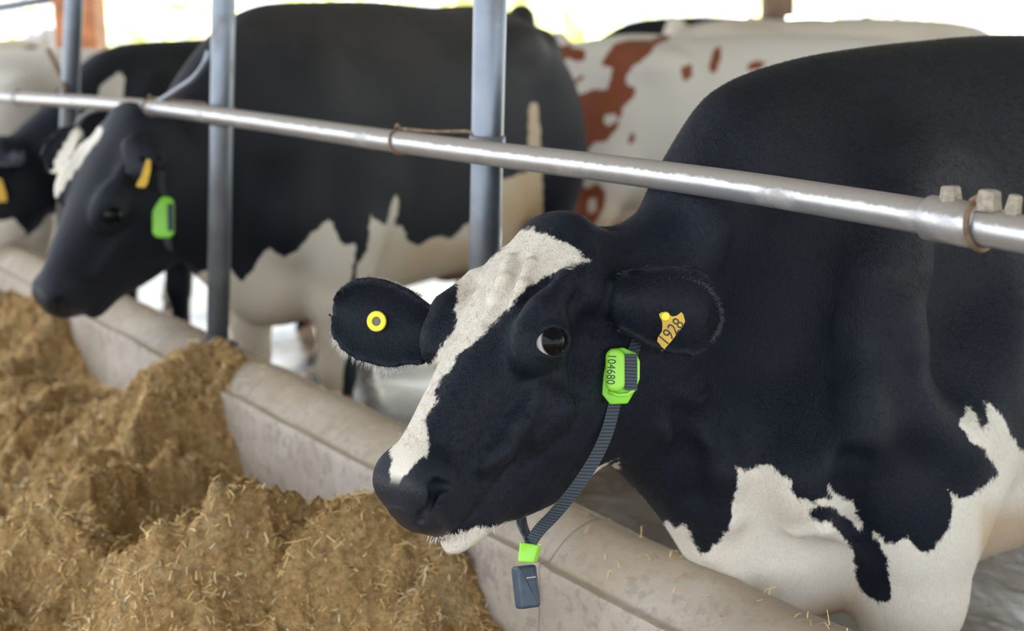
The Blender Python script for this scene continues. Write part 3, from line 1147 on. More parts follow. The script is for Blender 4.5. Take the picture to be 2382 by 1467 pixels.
hl1, ih1, fc1 = paint_coat(cow1, [BLAZE, CHIN, THROAT, CHEST, LEGW], [LEGB], far1)
V1 = cow1['V']
px1, _ = proj(FR1.w(V1))
tan1 = 0.55 * np.clip(poly_sd(px1, [(1840, 1420), (2000, 1360), (2010, 1440), (1900, 1520), (1820, 1500)]) / 40 + 0.5, 0, 1)
tan1 = np.maximum(tan1, 0.7 * np.clip((px1[:, 0] - 2270) / 20, 0, 1) * np.clip((px1[:, 1] - 1150) / 60, 0, 1))
tan1 = np.maximum(tan1, 0.10 * ih1)
pink1 = 0.7 * np.clip(poly_sd(px1, [(1880, 1440), (1960, 1420), (1960, 1500), (1860, 1500)]) / 25 + 0.5, 0, 1)
common_attrs(cow1, hl1, 0.468, tan1, pink1)
cow1['ob'].data.materials.append(BLACK_COAT)
tag(cow1['ob'], 'large black cow in front with white blaze, white chest and green collar tag', 'cow', 'cows at the feed fence')
add_eyes(cow1)


# short hair coat of the near cow, as fine strands lying along the skin
def fur(c, count, length, width, keep, seed=5, lift=.25, name='hair_coat', mat=BLACK_COAT, spread=.35):
    ob = c['ob']; me = ob.data
    me.calc_loop_triangles()
    tri = np.empty(len(me.loop_triangles) * 3, np.int32); me.loop_triangles.foreach_get('vertices', tri); tri = tri.reshape(-1, 3)
    V, N = c['V'], c['N']
    cenm = keep(V)
    tri = tri[cenm[tri].all(1)]
    A = np.linalg.norm(np.cross(V[tri[:, 1]] - V[tri[:, 0]], V[tri[:, 2]] - V[tri[:, 0]]), axis=1)
    R = np.random.default_rng(seed)
    pick = R.choice(len(tri), count, p=A / A.sum())
    u, v = R.random(count), R.random(count)
    f = u + v > 1; u[f], v[f] = 1 - u[f], 1 - v[f]
    T = tri[pick]; b = np.stack([1 - u - v, u, v], 1)
    mixv = lambda X: (X[T] * b.reshape(b.shape + (1,) * (X.ndim - 1))).sum(1)
    P, Nn = mixv(V), mixv(N)
    Nn /= np.linalg.norm(Nn, axis=1)[:, None]
    hlp = c['to_h'](P)
    onhead = (hlp[:, 0] > 0) & (np.abs(hlp[:, 1]) < .15) & (hlp[:, 0] < .6)
    flow = np.where(onhead[:, None], c['HR'][:, 0] * .8 + np.array([0, 0, -.2]), np.array([-.55, 0, -.83]))
    flow = flow + R.normal(0, spread, (count, 3))
    flow -= Nn * (flow * Nn).sum(1)[:, None]
    flow /= np.linalg.norm(flow, axis=1)[:, None]
    d = flow + Nn * (lift * R.uniform(.3, 1.2, count))[:, None]
    side = np.cross(Nn, flow)
    ln = length * R.uniform(.6, 1.3, count)[:, None]
    X = np.stack([P - side * width, P + side * width, P + d * ln], 1)
    st_ = new_mesh_object(name, [], [], mat)
    fill_mesh(st_.data, X, np.arange(count * 3).reshape(-1, 3))
    for an in ('white', 'dust', 'nose', 'pink', 'tan'):
        arr = np.empty(len(V), np.float32); me.attributes[an].data.foreach_get('value', arr)
        set_attr(st_, an, np.repeat(mixv(arr), 3))
    st_.parent = ob
    st_['kind'] = 'stuff'
    return st_


def keep1(V):
    Wp = FR1.w(V)
    q, d = proj(Wp)
    toc = CAMP - Wp; toc /= np.linalg.norm(toc, axis=1)[:, None]
    fc = ((cow1['N'] @ FR1.R.T) * toc).sum(1)
    nose = (hl1[:, 0] > .425) & (hl1[:, 2] > -.16)
    eye = np.linalg.norm(hl1 - (EYE + EYE_DIR * .02), axis=1) < .026
    return (V[:, 0] > -.75) & (V[:, 2] > .3) & (fc > -.45) & ~nose & ~eye


fur(cow1, 150000, .008, .00035, keep1)

def fringe(name, px_pts, Ys, dirs, count, ln, wd, mat, parent, seed, jitter=3.0):
    """row of loose hairs growing from an edge"""
    R = np.random.default_rng(seed)
    C = spline([(x, y, Y) for (x, y), Y in zip(px_pts, Ys)], 120)
    Dd = spline(dirs, 120)
    V, Fc = [], []
    for i in range(count):
        k = R.uniform(0, len(C) - 1.01); a = int(k); f = k - a
        q = C[a] * (1 - f) + C[a + 1] * f
        kd = min(len(Dd) - 1, int(k / len(C) * len(Dd)))
        P = at(q[0] + R.normal(0, jitter), q[1] + R.normal(0, jitter), q[2] + R.normal(0, .002))
        d = Dd[kd] + R.normal(0, .28, 3); d /= np.linalg.norm(d)
        sd = np.cross(d, CAMP - P); sd /= np.linalg.norm(sd)
        L_ = ln * R.uniform(.5, 1.3)
        m = P + d * L_ * .55 + np.array([0, 0, -.10 * L_])
        e = P + d * L_ + np.array([0, 0, -.35 * L_])
        b = len(V)
        V += [P - sd * wd, P + sd * wd, m + sd * wd * .7, m - sd * wd * .7, e]
        Fc += [(b, b + 1, b + 2, b + 3), (b + 3, b + 2, b + 4)]
    ob = new_mesh_object(name, V, Fc, mat, parent)
    ob['kind'] = 'stuff'
    return ob


HAIR_WHITE = simple_mat('white_hair', (0.74, 0.72, 0.69), 0.6)
HAIR_GREY = simple_mat('grey_black_hair', (0.022, 0.023, 0.030), 0.5)
YE = 1.75
fringe('ear_fringe', [(784, 768), (800, 795), (835, 815), (870, 832), (905, 843), (938, 838)], [1.76, 1.76, 1.755, 1.75, 1.75, 1.75], [(-.5, -.2, -.5), (-.4, -.2, -.8), (-.3, -.2, -.8), (-.2, -.2, -.8), (0, -.2, -.8), (.1, -.2, -.8)], 420, .013, .0004, HAIR_WHITE, cow1['ob'], 1, 5)
fringe('ear_fringe', [(928, 838), (936, 815), (944, 838)], [1.745] * 3, [(-.1, -.3, -.6), (0, -.3, .4), (.1, -.3, -.6)], 60, .010, .0004, HAIR_WHITE, cow1['ob'], 2, 4)
fringe('ear_fringe', [(783, 715), (800, 680), (840, 658), (890, 654), (935, 668), (980, 690)], [1.76] * 6, [(-.9, 0, .2), (-.6, 0, .7), (-.2, 0, .9), (.1, 0, .9), (.3, 0, .8), (.4, 0, .8)], 300, .006, .0004, HAIR_WHITE, cow1['ob'], 3, 2)  # white hairs along the upper edge stand in for rim light
EP = [(1524, 658), (1572, 646), (1618, 654), (1652, 678), (1672, 715), (1672, 758), (1652, 792)]
EY = [march(cow1, x, y, lift=0)[0][1] for x, y in [(1527, 664), (1572, 654), (1616, 662), (1648, 686), (1668, 720), (1668, 758), (1648, 790)]]
fringe('ear_fringe', EP, EY, [(-.3, 0, .9), (0, 0, 1), (.4, 0, .9), (.7, 0, .6), (1, 0, .1), (1, 0, -.3), (.7, 0, -.7)], 500, .006, .0003, HAIR_GREY, cow1['ob'], 4, 2.5)  # fuzzy ear edge, paler than the coat to imitate rim light
CHP = [(1000, 1248), (1040, 1246), (1075, 1240), (1110, 1232), (1150, 1222)]
fringe('chin_hair', CHP, [march(cow1, x, y, lift=0)[0][1] for x, y in CHP], [(-.3, -.2, -.7), (-.1, -.2, -.8), (.1, -.2, -.8), (.2, -.2, -.8), (.2, -.2, -.8)], 60, .008, .0003, HAIR_WHITE, cow1['ob'], 5, 6)

# ear tags, in plastic, pinned through the ears of the near cow
def ring(name, c, n, r0, r1, th, mat, parent, seg=40):
    n = np.array(n, float); n /= np.linalg.norm(n)
    u = np.cross(n, [0, 0, 1.0]); u /= np.linalg.norm(u); w = np.cross(n, u)
    prof = [(r0, -th), (r1, -th), (r1 + .0004, 0), (r1 - th * .5, th), (r0 + th * .5, th), (r0, 0)] if r0 > 0 else [(0.0001, -th), (r1, -th), (r1, th * .4), (r1 - th * .6, th), (0.0001, th)]
    V, Fc = [], []
    m = len(prof)
    for k in range(seg):
        a = 2 * math.pi * k / seg
        d = math.cos(a) * u + math.sin(a) * w
        for (r, z) in prof: V.append(np.array(c) + d * r + n * z)
    for k in range(seg):
        l = (k + 1) % seg
        for j in range(m if r0 > 0 else m - 1):
            q = (j + 1) % m
            Fc.append((k * m + j, l * m + j, l * m + q, k * m + q))
    ob = new_mesh_object(name, V, Fc, mat, parent)
    autosmooth(ob, 45)
    return ob


Pt, ok = march(cow1, 876, 747, lift=0.004)
nrm = CAMP - Pt; nrm /= np.linalg.norm(nrm)
nrm = nrm * .9 + np.array([-.3, 0, 0]); nrm /= np.linalg.norm(nrm)
bt = ring('button_ear_tag', Pt, nrm, .0058, .0140, .0016, YELLOW_RING, cow1['ob'])
bt['label'] = 'round yellow button ear tag'
ring('pin', Pt - nrm * .001, nrm, 0, .0056, .0012, GREY_PIN, bt)


def plate(outline, th, bm_faces=True):
    """flat plate with thickness from a list of 3-D outline points and a normal"""
    P = np.array(outline)
    n = np.cross(P[1] - P[0], P[2] - P[0]); n /= np.linalg.norm(n)
    if n @ (CAMP - P.mean(0)) < 0: n = -n
    m = len(P)
    V = list(P + n * th / 2) + list(P - n * th / 2)
    Fc = [tuple(range(m)), tuple(range(2 * m - 1, m - 1, -1))] + [(i, i + m, (i + 1) % m + m, (i + 1) % m) for i in range(m)]
    return V, Fc, n


tz = 320 / 1381.0
tagpx = [(1380 + x * tz, 620 + y * tz) for x, y in [(660, 475), (690, 455), (740, 462), (775, 490), (800, 500), (840, 490), (885, 455), (905, 480), (922, 545), (905, 590), (790, 740), (700, 845), (680, 843), (642, 745), (650, 705), (690, 650), (695, 590), (690, 545), (668, 505)]]
Pc, ok = march(cow1, 1563, 770, lift=0.026)
Yc = Pc[1]
tagn = np.array([-.12, -.97, .15])
def on_tag(px, py):
    r = ray(px, py)
    return CAMP + r * (((Pc - CAMP) @ tagn) / (r @ tagn))
tag3 = [on_tag(*q) for q in tagpx]
V, Fc, tn = plate(tag3, .0022)
et = new_mesh_object('ear_tag', V, Fc, YELLOW_TAG, cow1['ob'], smooth=False)
et['label'] = 'yellow flag ear tag printed 1928'
pa, pb = on_tag(1380 + 690 * tz, 620 + 765 * tz), on_tag(1380 + 880 * tz, 620 + 545 * tz)
xd = pb - pa
ctr = (pa + pb) / 2 + tn * .0013
yd = np.cross(tn, xd)
text_mesh('number_print', '1928', .0235, PRINT, et, ctr, xd, yd, squash=0.80)
stud = on_tag(1380 + 725 * tz, 620 + 500 * tz)
ring('stud', stud + tn * .001, tn, 0, .0062, .0022, YELLOW_RING, et, 24)

# ---------------------------------------------------------------- collar of the near cow
collar = empty('neck_collar', at(1228, 1300, 1.52))
tag(collar, 'grey strap collar with lime green number tag on the front cow', 'collar', 'collars of the cows')


def strap(name, pts, nrms, width, th, mat, parent):
    P = np.array(pts); n = len(P)
    V, Fc = [], []
    for i in range(n):
        t = P[min(i + 1, n - 1)] - P[max(i - 1, 0)]; t /= np.linalg.norm(t)
        nn = np.array(nrms[i], float); nn -= t * (nn @ t); nn /= np.linalg.norm(nn)
        sd = np.cross(t, nn)
        for a, b in ((-1, -1), (1, -1), (1, 1), (-1, 1)):
            V.append(P[i] + sd * a * width / 2 + nn * b * th / 2)
    for i in range(n - 1):
        for k in range(4):
            l = (k + 1) % 4
            Fc.append((i * 4 + k, i * 4 + l, i * 4 + 4 + l, i * 4 + 4 + k))
    Fc += [(3, 2, 1, 0), tuple(4 * (n - 1) + k for k in range(4))]
    ob = new_mesh_object(name, V, Fc, mat, parent)
    autosmooth(ob, 40)
    return ob


def near(px, py, lift, Y=None):
    if Y is None:
        return march(cow1, px, py, lift=lift)[0]
    return at(px, py, Y)


Ptag = near(1446, 878, .012)
YT = Ptag[1]
loop = [at(1490, 760, YT + .045), at(1470, 825, YT + .012), Ptag + np.array([0, 0.006, 0]), near(1428, 945, .008)]
YB = loop[-1][1]
low = [at(1412, 1005, YB - .015), at(1385, 1065, YB - .03), at(1345, 1128, YB - .04), at(1295, 1190, YB - .035), at(1255, 1232, YB - .02), at(1234, 1262, YB - .01)]
pts = spline(loop + low, 60)
nr = [np.array([.35, -.9, .1]) * (1 - i / 59) + np.array([-.75, -.45, -.25]) * (i / 59) for i in range(len(pts))]
strap('strap', pts, nr, .0165, .003, STRAP, collar)
# the far half of the strap goes up behind the jaw, over the neck and down under the ear again
far = [at(1232, 1264, YB - .01), at(1222, 1238, YB + .01), at(1212, 1208, YB + .05), at(1200, 1120, YB + .17), at(1190, 980, YB + .24), at(1220, 800, YB + .28), at(1290, 660, YB + .26), at(1360, 585, YB + .20), at(1425, 580, YB + .11), at(1470, 660, YB + .03), loop[0]]
pts = spline(far, 80)
nr = []
cen = at(1340, 850, YB + .13)
for q in pts:
    d = q - cen; nr.append(d / np.linalg.norm(d))
strap('strap', pts, nr, .0165, .003, STRAP, collar)

# transponder: a rounded lime green case with the strap threaded through it
def px_frame(c, tilt=0.0, yaw=0.0):
    n = CAMP - c; n /= np.linalg.norm(n)
    n = n + np.array([yaw, 0, 0]); n /= np.linalg.norm(n)
    u = np.cross([0, 0, 1.0], n); u /= np.linalg.norm(u); w = np.cross(n, u)
    a = math.radians(tilt)
    return math.cos(a) * u + math.sin(a) * w, -math.sin(a) * u + math.cos(a) * w, n


def rounded_case(name, c, u, w, n, hw, hh, th, r, mat, parent, bev=.003, chamfer=None):
    pts = []
    outline = chamfer or [(hw, hh), (-hw, hh), (-hw, -hh), (hw, -hh)]
    if chamfer is None:
        for (cx, cy, a0) in ((hw - r, hh - r, 0), (-hw + r, hh - r, 90), (-hw + r, -hh + r, 180), (hw - r, -hh + r, 270)):
            for k in range(7):
                a = math.radians(a0 + 90 * k / 6)
                pts.append((cx + r * math.cos(a), cy + r * math.sin(a)))
    else:
        pts = outline
    bm = bmesh.new()
    f = bm.faces.new([bm.verts.new(tuple(c + u * x + w * y - n * th / 2)) for x, y in pts])
    ex = bmesh.ops.extrude_face_region(bm, geom=[f])
    for v in [g for g in ex['geom'] if isinstance(g, bmesh.types.BMVert)]: v.co += Vector(n * th)
    bmesh.ops.recalc_face_normals(bm, faces=bm.faces[:])
    sharp = [e for e in bm.edges if len(e.link_faces) == 2 and e.calc_face_angle(0) > 0.9]
    if bev: bmesh.ops.bevel(bm, geom=sharp, offset=bev, segments=3, affect='EDGES', profile=0.5)
    me = bpy.data.meshes.new(name); bm.to_mesh(me); bm.free()
    me.polygons.foreach_set('use_smooth', [True] * len(me.polygons))
    ob = bpy.data.objects.new(name, me); COL.objects.link(ob); me.materials.append(mat)
    set_parent(ob, parent); autosmooth(ob, 35)
    return ob


PXM = YT / FPX          # metres for one photograph pixel at the tag
cT = near(1445, 876, .016)
u, w, n = px_frame(cT, 3, -.1)
O = lambda x, y: ((x - 1445) * PXM, (876 - y) * PXM)
base = rounded_case('transponder', cT, u, w, n, 0, 0, .010, 0, GREEN_PLASTIC, collar, .002,
                    [O(1420, 808), O(1452, 806), O(1478, 818), O(1489, 838), O(1487, 880), O(1476, 912), O(1460, 940), O(1418, 942), O(1399, 918), O(1402, 870), O(1410, 828)])
base['label'] = 'lime green transponder case printed 104680'
body = rounded_case('case_cover', cT + n * .010 + u * (-(1445 - 1433) * PXM) + w * ((876 - 860) * PXM), u, w, n, 23 * PXM, 51 * PXM, .016, 20 * PXM, GREEN_LIGHT, base, .005)
slot = strap('threaded_strap', [cT + u * ((1470 - 1445) * PXM) + w * ((876 - y) * PXM) + n * .0085 for y in np.linspace(822, 908, 12)], [n] * 12, 30 * PXM, .006, STRAP, base)
rail_edge = MB().tube([cT + u * ((x - 1445) * PXM) + w * ((876 - y) * PXM) + n * .008 for x, y in ((1478, 820), (1487, 840), (1486, 880), (1476, 908), (1462, 918), (1440, 920), (1415, 912))], .0026, 8)
rail_edge.build('case_rim', GREEN_LIGHT, base)
text_mesh('number_print', '104680', .0155, PRINT_GREEN, base, cT + n * .0184 + u * ((1424 - 1445) * PXM) + w * ((876 - 858) * PXM), -w + u * -.06, u, squash=0.86)

# slider and hanging weight below the jaw
YW = YB - .01
PXW = YW / FPX
cS = at(1231, 1286, YW)
u, w, n = px_frame(cS, -4, -.25)
O2 = lambda x, y: ((x - 1231) * PXW, (1286 - y) * PXW)
sl = rounded_case('slider', cS, u, w, n, 24 * PXW, 25 * PXW, .022, 3 * PXW, GREEN_LIGHT, collar, .0025, [O2(1207, 1263), O2(1256, 1261), O2(1251, 1306), O2(1210, 1311)])
sl['label'] = 'lime green strap slider'
cW = at(1223, 1364, YW)
u, w, n = px_frame(cW, -3, .42)
wt = rounded_case('weight', cW, u, w, n, 27 * PXW, 52 * PXW, .026, 8 * PXW, WEIGHT_GREY, collar, .005)
wt['label'] = 'slate grey collar weight'
rounded_case('print_line', cW + n * .0134 + w * (22 * PXW) + u * (6 * PXW), u, w, n, 13 * PXW, 1.6 * PXW, .0006, 1 * PXW, PALE_LINE, wt, 0)

# ---------------------------------------------------------------- rail
rail = empty('feed_rail', sp(1.35, 1.22, 1.26))
tag(rail, 'long galvanised pipe rail running across above the feed kerb', 'rail')
RP = [onp(px, py, 1.22) for px, py in [(0, 225), (350, 250), (930, 330), (1540, 408), (2000, 478), (2382, 545)]]
RP = [RP[0] + (RP[0] - RP[1]) * 2.2] + RP + [RP[-1] + (RP[-1] - RP[-2]) * 1.5]
RPS = spline(RP, 140)
RR = .0205


def rail_point(px):
    q, _ = proj(RPS)
    i = int(np.argmin(np.abs(q[:, 0] - px)))
    j = min(max(i, 1), len(RPS) - 2)
    if q[i, 0] < px: a, b = (i, i + 1)
    else: a, b = (i, i - 1)
    a, b = (a, b) if 0 <= b < len(RPS) else (a, max(a - 1, 0))
    den = q[b, 0] - q[a, 0]
    t = 0 if abs(den) < 1e-6 else np.clip((px - q[a, 0]) / den, 0, 1)
    T = RPS[j - 1] - RPS[j + 1]; T = T / np.linalg.norm(T)
    return RPS[a] + (RPS[b] - RPS[a]) * t, T


MB().tube(RPS, RR, 28).build('pipe', RAIL_STEEL, rail)
a, T = rail_point(2160); b, _ = rail_point(2282)
sleeve = MB().tube([a + (b - a) * t for t in (0, .004, .02, .5, .98, 1)], [RR, RR + .004, RR + .005, RR + .005, RR + .0045, RR], 28)
sleeve.build('coupling_sleeve', RAIL_STEEL, rail)
a, T = rail_point(865); b, _ = rail_point(872)
MB().tube([a, b], RR + .0006, 28).build('weld_seam', RAIL_STEEL, rail)


def nut(px, h, r, mat, lean=0.0):
    c, T = rail_point(px)
    sidev = np.cross(T, [0, 0, 1.0]); sidev /= np.linalg.norm(sidev)
    upv = np.cross(sidev, T)
    if upv[2] < 0: upv = -upv
    upv = upv + T * lean; upv /= np.linalg.norm(upv)
    b0 = c + upv * (RR - .001)
    return MB().tube([b0, b0 + upv * .002, b0 + upv * h, b0 + upv * (h + .0015)], [r * 1.6, r * 1.25, r, r * .8], 6).build('nut', mat, rail, False)


for px, h, r, ln in ((2210, .018, .0105, .1), (2293, .020, .0115, 0), (2346, .019, .007, -.1)):
    nut(px, h, r, DIRTY_NUT, ln)


def tie(px, r=.0028, over=.0016, squeeze=1.0, kink=True):
    c, T = rail_point(px)
    sidev = np.cross(T, [0, 0, 1.0]); sidev /= np.linalg.norm(sidev)
    upv = np.cross(sidev, T)
    if upv[2] < 0: upv = -upv
    pts = []
    for k in range(26):
        a = 2 * math.pi * k / 26
        pts.append(c + (RR + over) * (math.cos(a) * sidev + math.sin(a) * upv) + T * .006 * math.sin(a))
    m = MB().tube(pts, r, 8, closed=True)
    if kink:
        t0 = c + upv * (RR + .001)
        m.tube([t0 - T * .008, t0 + upv * .006, t0 + upv * .010 + T * .006, t0 + upv * .004 + T * .014], r * 1.2, 8)
    return m.build('tie_wire', RUST, rail)


for px in (45, 352, 930): tie(px)
tie(2280, .0036, .004)

# ---------------------------------------------------------------- posts on the kerb
PR = .0285
postspec = [((172, 0), (160, 300), 'galvanised post farthest along the rail, in front of the orange column', 'left'),
            ((520, 0), (508, 720), 'galvanised post standing beside the second cow and its green tag', 'mid'),
            ((1140, 0), (1128, 590), 'nearest galvanised post, rising behind the front cow\'s poll', 'near')]
for (t_px, b_px, lab, kk) in postspec:
    pt, pb = onp(*t_px, 1.27), onp(*b_px, 1.27)
    up = (pt - pb) / (pt[2] - pb[2])
    foot = pb + up * (.655 - pb[2]); head = pb + up * (2.6 - pb[2])
    po = empty('steel_post', foot)
    tag(po, lab, 'post', 'galvanised posts of the feed fence')
    MB().tube([foot - up * .05, foot + up * .5, head], PR, 28).build('pipe', POST_STEEL, po)
    MB().tube([foot - up * .02, foot + up * .012, foot + up * .014], [PR * 1.9, PR * 1.9, PR * 1.7], 28).build('base_flange', POST_STEEL, po)
    # saddle clamp that holds the rail
    zr = 1.262
    cl = foot + up * (zr - foot[2])
    MB().tube([cl - up * .022, cl - up * .020, cl + up * .020, cl + up * .022], [PR, PR + .003, PR + .003, PR], 28).build('clamp_band', POST_STEEL, po)
    MB().box(cl - NV * (PR + .010), NV * .012, DV * .016, np.array([0, 0, .012]), .002).build('clamp_lug', POST_STEEL, po, False)
    if kk == 'near':
        c0, _ = rail_point(940)
        MB().tube(spline([c0 + np.array([0, 0, RR + .004]), onp(1010, 306, 1.235), onp(1090, 306, 1.245), cl + np.array([0, 0, .02]) - NV * PR], 24), .0035, 8).build('tie_rod', RUST, po)
    if kk == 'mid':
        c0, _ = rail_point(360)
        MB().tube(spline([c0 + np.array([0, 0, RR + .004]), onp(420, 236, 1.235), onp(470, 240, 1.245), cl + np.array([0, 0, .02]) - NV * PR], 24), .0035, 8).build('tie_rod', RUST, po)
        MB().tube(spline([onp(487, 118, 1.25), onp(476, 150, 1.24), onp(452, 182, 1.235), onp(415, 208, 1.23), onp(372, 236, 1.22)], 40), .0085, 12).build('brace_pipe', POST_STEEL, po)
        MB().tube(spline([onp(246, 250, 1.245), onp(205, 262, 1.25), onp(182, 285, 1.255), onp(172, 318, 1.26)], 30), .007, 12).build('brace_pipe', POST_STEEL, po)
    if kk == 'left':
        MB().tube(spline([onp(112, 118, 1.27), onp(126, 145, 1.265), onp(142, 185, 1.25), onp(152, 214, 1.23)], 30), .010, 12).build('brace_pipe', RUST, po)


# ================================================================= the other cows
def generic_rows(neck, scale_w=1.0):
    """neck: rows ahead of the withers (x, top, bottom, half-widths); the trunk behind is shared"""
    tr = [(0, 1.425, .525, .165, .205, 0), (-.2, 1.435, .53, .20, .26, 0), (-.45, 1.44, .55, .25, .31, 0), (-.8, 1.43, .56, .29, .34, 0),
          (-1.05, 1.44, .63, .28, .30, 0), (-1.28, 1.41, .74, .22, .24, 0), (-1.42, 1.33, .88, .12, .14, 0), (-1.47, 1.2, 1.0, .05, .05, 0)]
    return neck + tr


def squeeze(rows, k):
    return [(r[0] * (k if r[0] < 0 else 1), *r[1:]) for r in rows]


# second cow: head down in profile beside the middle post
FR2 = Frame(-.72, 3.95, (.53, .85), 1.085)
poll2w = at(272, 272, 3.42)
poll2 = FR2.l(poll2w)
L2, W2 = np.array([-.47, -.16, -.86]), np.array([.76, -.65, .0])
k2 = .94
NECK2 = [(poll2[0] - .02, poll2[2] - .03, poll2[2] - .16, .05, .05, poll2[1] * .9), (poll2[0] - .09, poll2[2] + .00, poll2[2] - .28, .08, .08, poll2[1] * .8), (.40, 1.17, .80, .095, .085, poll2[1] * .35), (.30, 1.27, .70, .11, .10, 0), (.20, 1.35, .61, .135, .125, 0), (.11, 1.40, .54, .15, .17, 0)]
cow2 = make_cow('dairy_cow', FR2, poll2, FR2.dl(L2), FR2.dl(W2), 1.02, squeeze(generic_rows(NECK2), k2), 0.013, length=k2,
                ears=[(FR2.l(at(292, 318, 3.30)), FR2.l(at(352, 408, 3.26)), FR2.dl((.8, 0, .5)), .052, 1), (FR2.l(at(190, 300, 3.55)), FR2.l(at(112, 395, 3.62)), FR2.dl((-.5, .2, .4)), .045, 1)])


def c7(pts):
    return [(400 + .4089 * x, 450 + .4089 * y) for x, y in pts]


BL2 = [(118, 482), (100, 470), (112, 420), (128, 372), (150, 330), (172, 300), (200, 288), (228, 290), (240, 302), (228, 330), (200, 358), (180, 392), (160, 420), (135, 455), (110, 475), (98, 470)]
CH2 = c7([(330, 430), (390, 500), (440, 460), (480, 400), (520, 330), (560, 310), (600, 345), (640, 360), (720, 320), (770, 250), (850, 180), (905, 140), (930, 220), (975, 300), (990, 300), (1045, 270), (1045, 330), (1020, 450), (960, 1200), (100, 1400), (150, 450)])
BE2 = c7([(1130, 110), (1160, 150), (1220, 180), (1250, 60), (1275, 10), (1290, 40), (1290, 100), (1260, 180), (1310, 190), (1340, 270), (1400, 300), (1480, 250), (1550, 245), (1590, 260), (1680, 170), (1760, 120), (1800, 700), (1060, 700), (1050, 400), (1110, 330)])
CO2 = [(1232, 240), (1250, 236), (1256, 300), (1262, 420), (1262, 900), (1050, 900), (1080, 620), (1160, 420), (1225, 400), (1228, 330)]
hl2, ih2, fc2 = paint_coat(cow2, [BL2, CH2, BE2, CO2], [], lambda V: np.where(V[:, 0] < 0.3, 0.70 - V[:, 2] + .08 * fbm(V, 5, 2, 4), -.2))
V2 = cow2['V']
px2, _ = proj(FR2.w(V2))
tan2 = 0.75 * np.clip((px2[:, 0] - 830) / 150, 0, 1) * np.clip((px2[:, 1] - 520) / 60, 0, 1)
tan2 = np.maximum(tan2, .8 * np.clip((px2[:, 0] - 1060) / 60, 0, 1))
tan2 = np.maximum(tan2, .35 * np.clip((.8 - V2[:, 2]) / .2, 0, 1))
common_attrs(cow2, hl2, tan=tan2)
cow2['ob'].data.materials.append(DUSTY_HAZY_COAT)
tag(cow2['ob'], 'second black cow with narrow white blaze lowering its head beside the middle post', 'cow', 'cows at the feed fence')
add_eyes(cow2, sides=(1,), iris=3.4)
Pq = march(cow2, 336, 404, 2.5, 5, lift=.012)[0]
Yq = Pq[1]
V, Fc, tn = plate([at(x, y, Yq) for x, y in [(342, 370), (350, 372), (351, 392), (343, 428), (336, 436), (318, 434), (318, 428), (328, 410), (336, 385)]], .003)
t2 = new_mesh_object('ear_tag', V, Fc, YELLOW_TAG, cow2['ob'], smooth=False)
t2['label'] = 'narrow yellow ear tag'
# collar of the second cow
P2 = march(cow2, 380, 505, 2.5, 5, lift=.014)[0]
col2 = empty('neck_collar', at(392, 570, P2[1]))
tag(col2, 'dark strap collar with green tag on the second cow', 'collar', 'collars of the cows')
q2 = P2[1] / FPX
u, w, n = px_frame(P2, -2, -.1)
b2 = rounded_case('transponder', P2, u, w, n, 25 * q2, 48 * q2, .018, 17 * q2, GREEN_PLASTIC, col2, .004)
b2['label'] = 'lime green transponder case'
strap('threaded_strap', [P2 + u * (17 * q2) + w * (t * q2) + n * .010 for t in np.linspace(-32, 32, 8)], [n] * 8, 14 * q2, .005, STRAP, b2)
hd = [march(cow2, x, y, 2.5, 5, lift=.006)[0] for x, y in [(374, 400), (377, 440)]] + [P2 - n * .004]
dn = [at(388, 548, P2[1]), at(392, 572, P2[1] + .02), at(398, 580, P2[1] + .10), at(402, 560, P2[1] + .22)]
pts = spline(hd + dn, 40)
strap('strap', pts, [n] * len(pts), .018, .003, STRAP, col2)

# third cow: black, farther along the rail, mostly hidden behind the second
FR3 = Frame(-1.58, 5.45, (.56, .83), 1.0)
poll3 = FR3.l(at(-20, 330, 4.95))
NECK3 = [(poll3[0] - .02, poll3[2] - .03, poll3[2] - .16, .05, .05, poll3[1] * .9), (poll3[0] - .10, poll3[2] + .03, poll3[2] - .30, .08, .08, poll3[1] * .8), (.40, 1.20, .76, .10, .09, poll3[1] * .3), (.28, 1.31, .66, .12, .11, 0), (.15, 1.39, .56, .14, .15, 0)]
cow3 = make_cow('dairy_cow', FR3, poll3, FR3.dl((-.55, -.25, -.8)), FR3.dl((.5, -.85, 0)), .93, squeeze(generic_rows(NECK3), .95), 0.016, length=.95)
hl3, _, _ = paint_coat(cow3, [[(232, 205), (256, 180), (278, 165), (290, 185), (286, 222), (284, 250), (226, 250)], [(-20, 520), (30, 505), (60, 540), (60, 620), (-40, 640)]], [], lambda V: .45 - V[:, 2])
common_attrs(cow3, hl3)
cow3['ob'].data.materials.append(BLACK_COAT)
tag(cow3['ob'], 'black cow behind the second cow, back level with the farthest post', 'cow', 'cows at the feed fence')
add_eyes(cow3, sides=(1,), iris=3.4)
Pq = march(cow3, 6, 440, 3.5, 6.5, lift=.02)[0]
V, Fc, tn = plate([at(x, y, Pq[1]) for x, y in [(-10, 410), (4, 418), (14, 450), (16, 468), (-12, 470)]], .003)
new_mesh_object('ear_tag', V, Fc, YELLOW_TAG, cow3['ob'], smooth=False)['label'] = 'yellow ear tag'

# red and white cow standing behind, side on
FR5 = Frame(1.62, 5.85, (-1, -.03), 1.015)
NECKF = [(.60, 1.16, 1.02, .05, .05, 0), (.50, 1.22, .92, .085, .08, 0), (.40, 1.27, .82, .10, .09, 0), (.28, 1.34, .69, .12, .11, 0), (.15, 1.40, .57, .14, .15, 0)]
cow5 = make_cow('dairy_cow', FR5, (.56, 0, 1.20), (.75, 0, -.66), (0, 1, 0), .93, generic_rows(NECKF), 0.014)


def c3(pts):
    return [(750 + .4828 * x, .4828 * y) for x, y in pts]


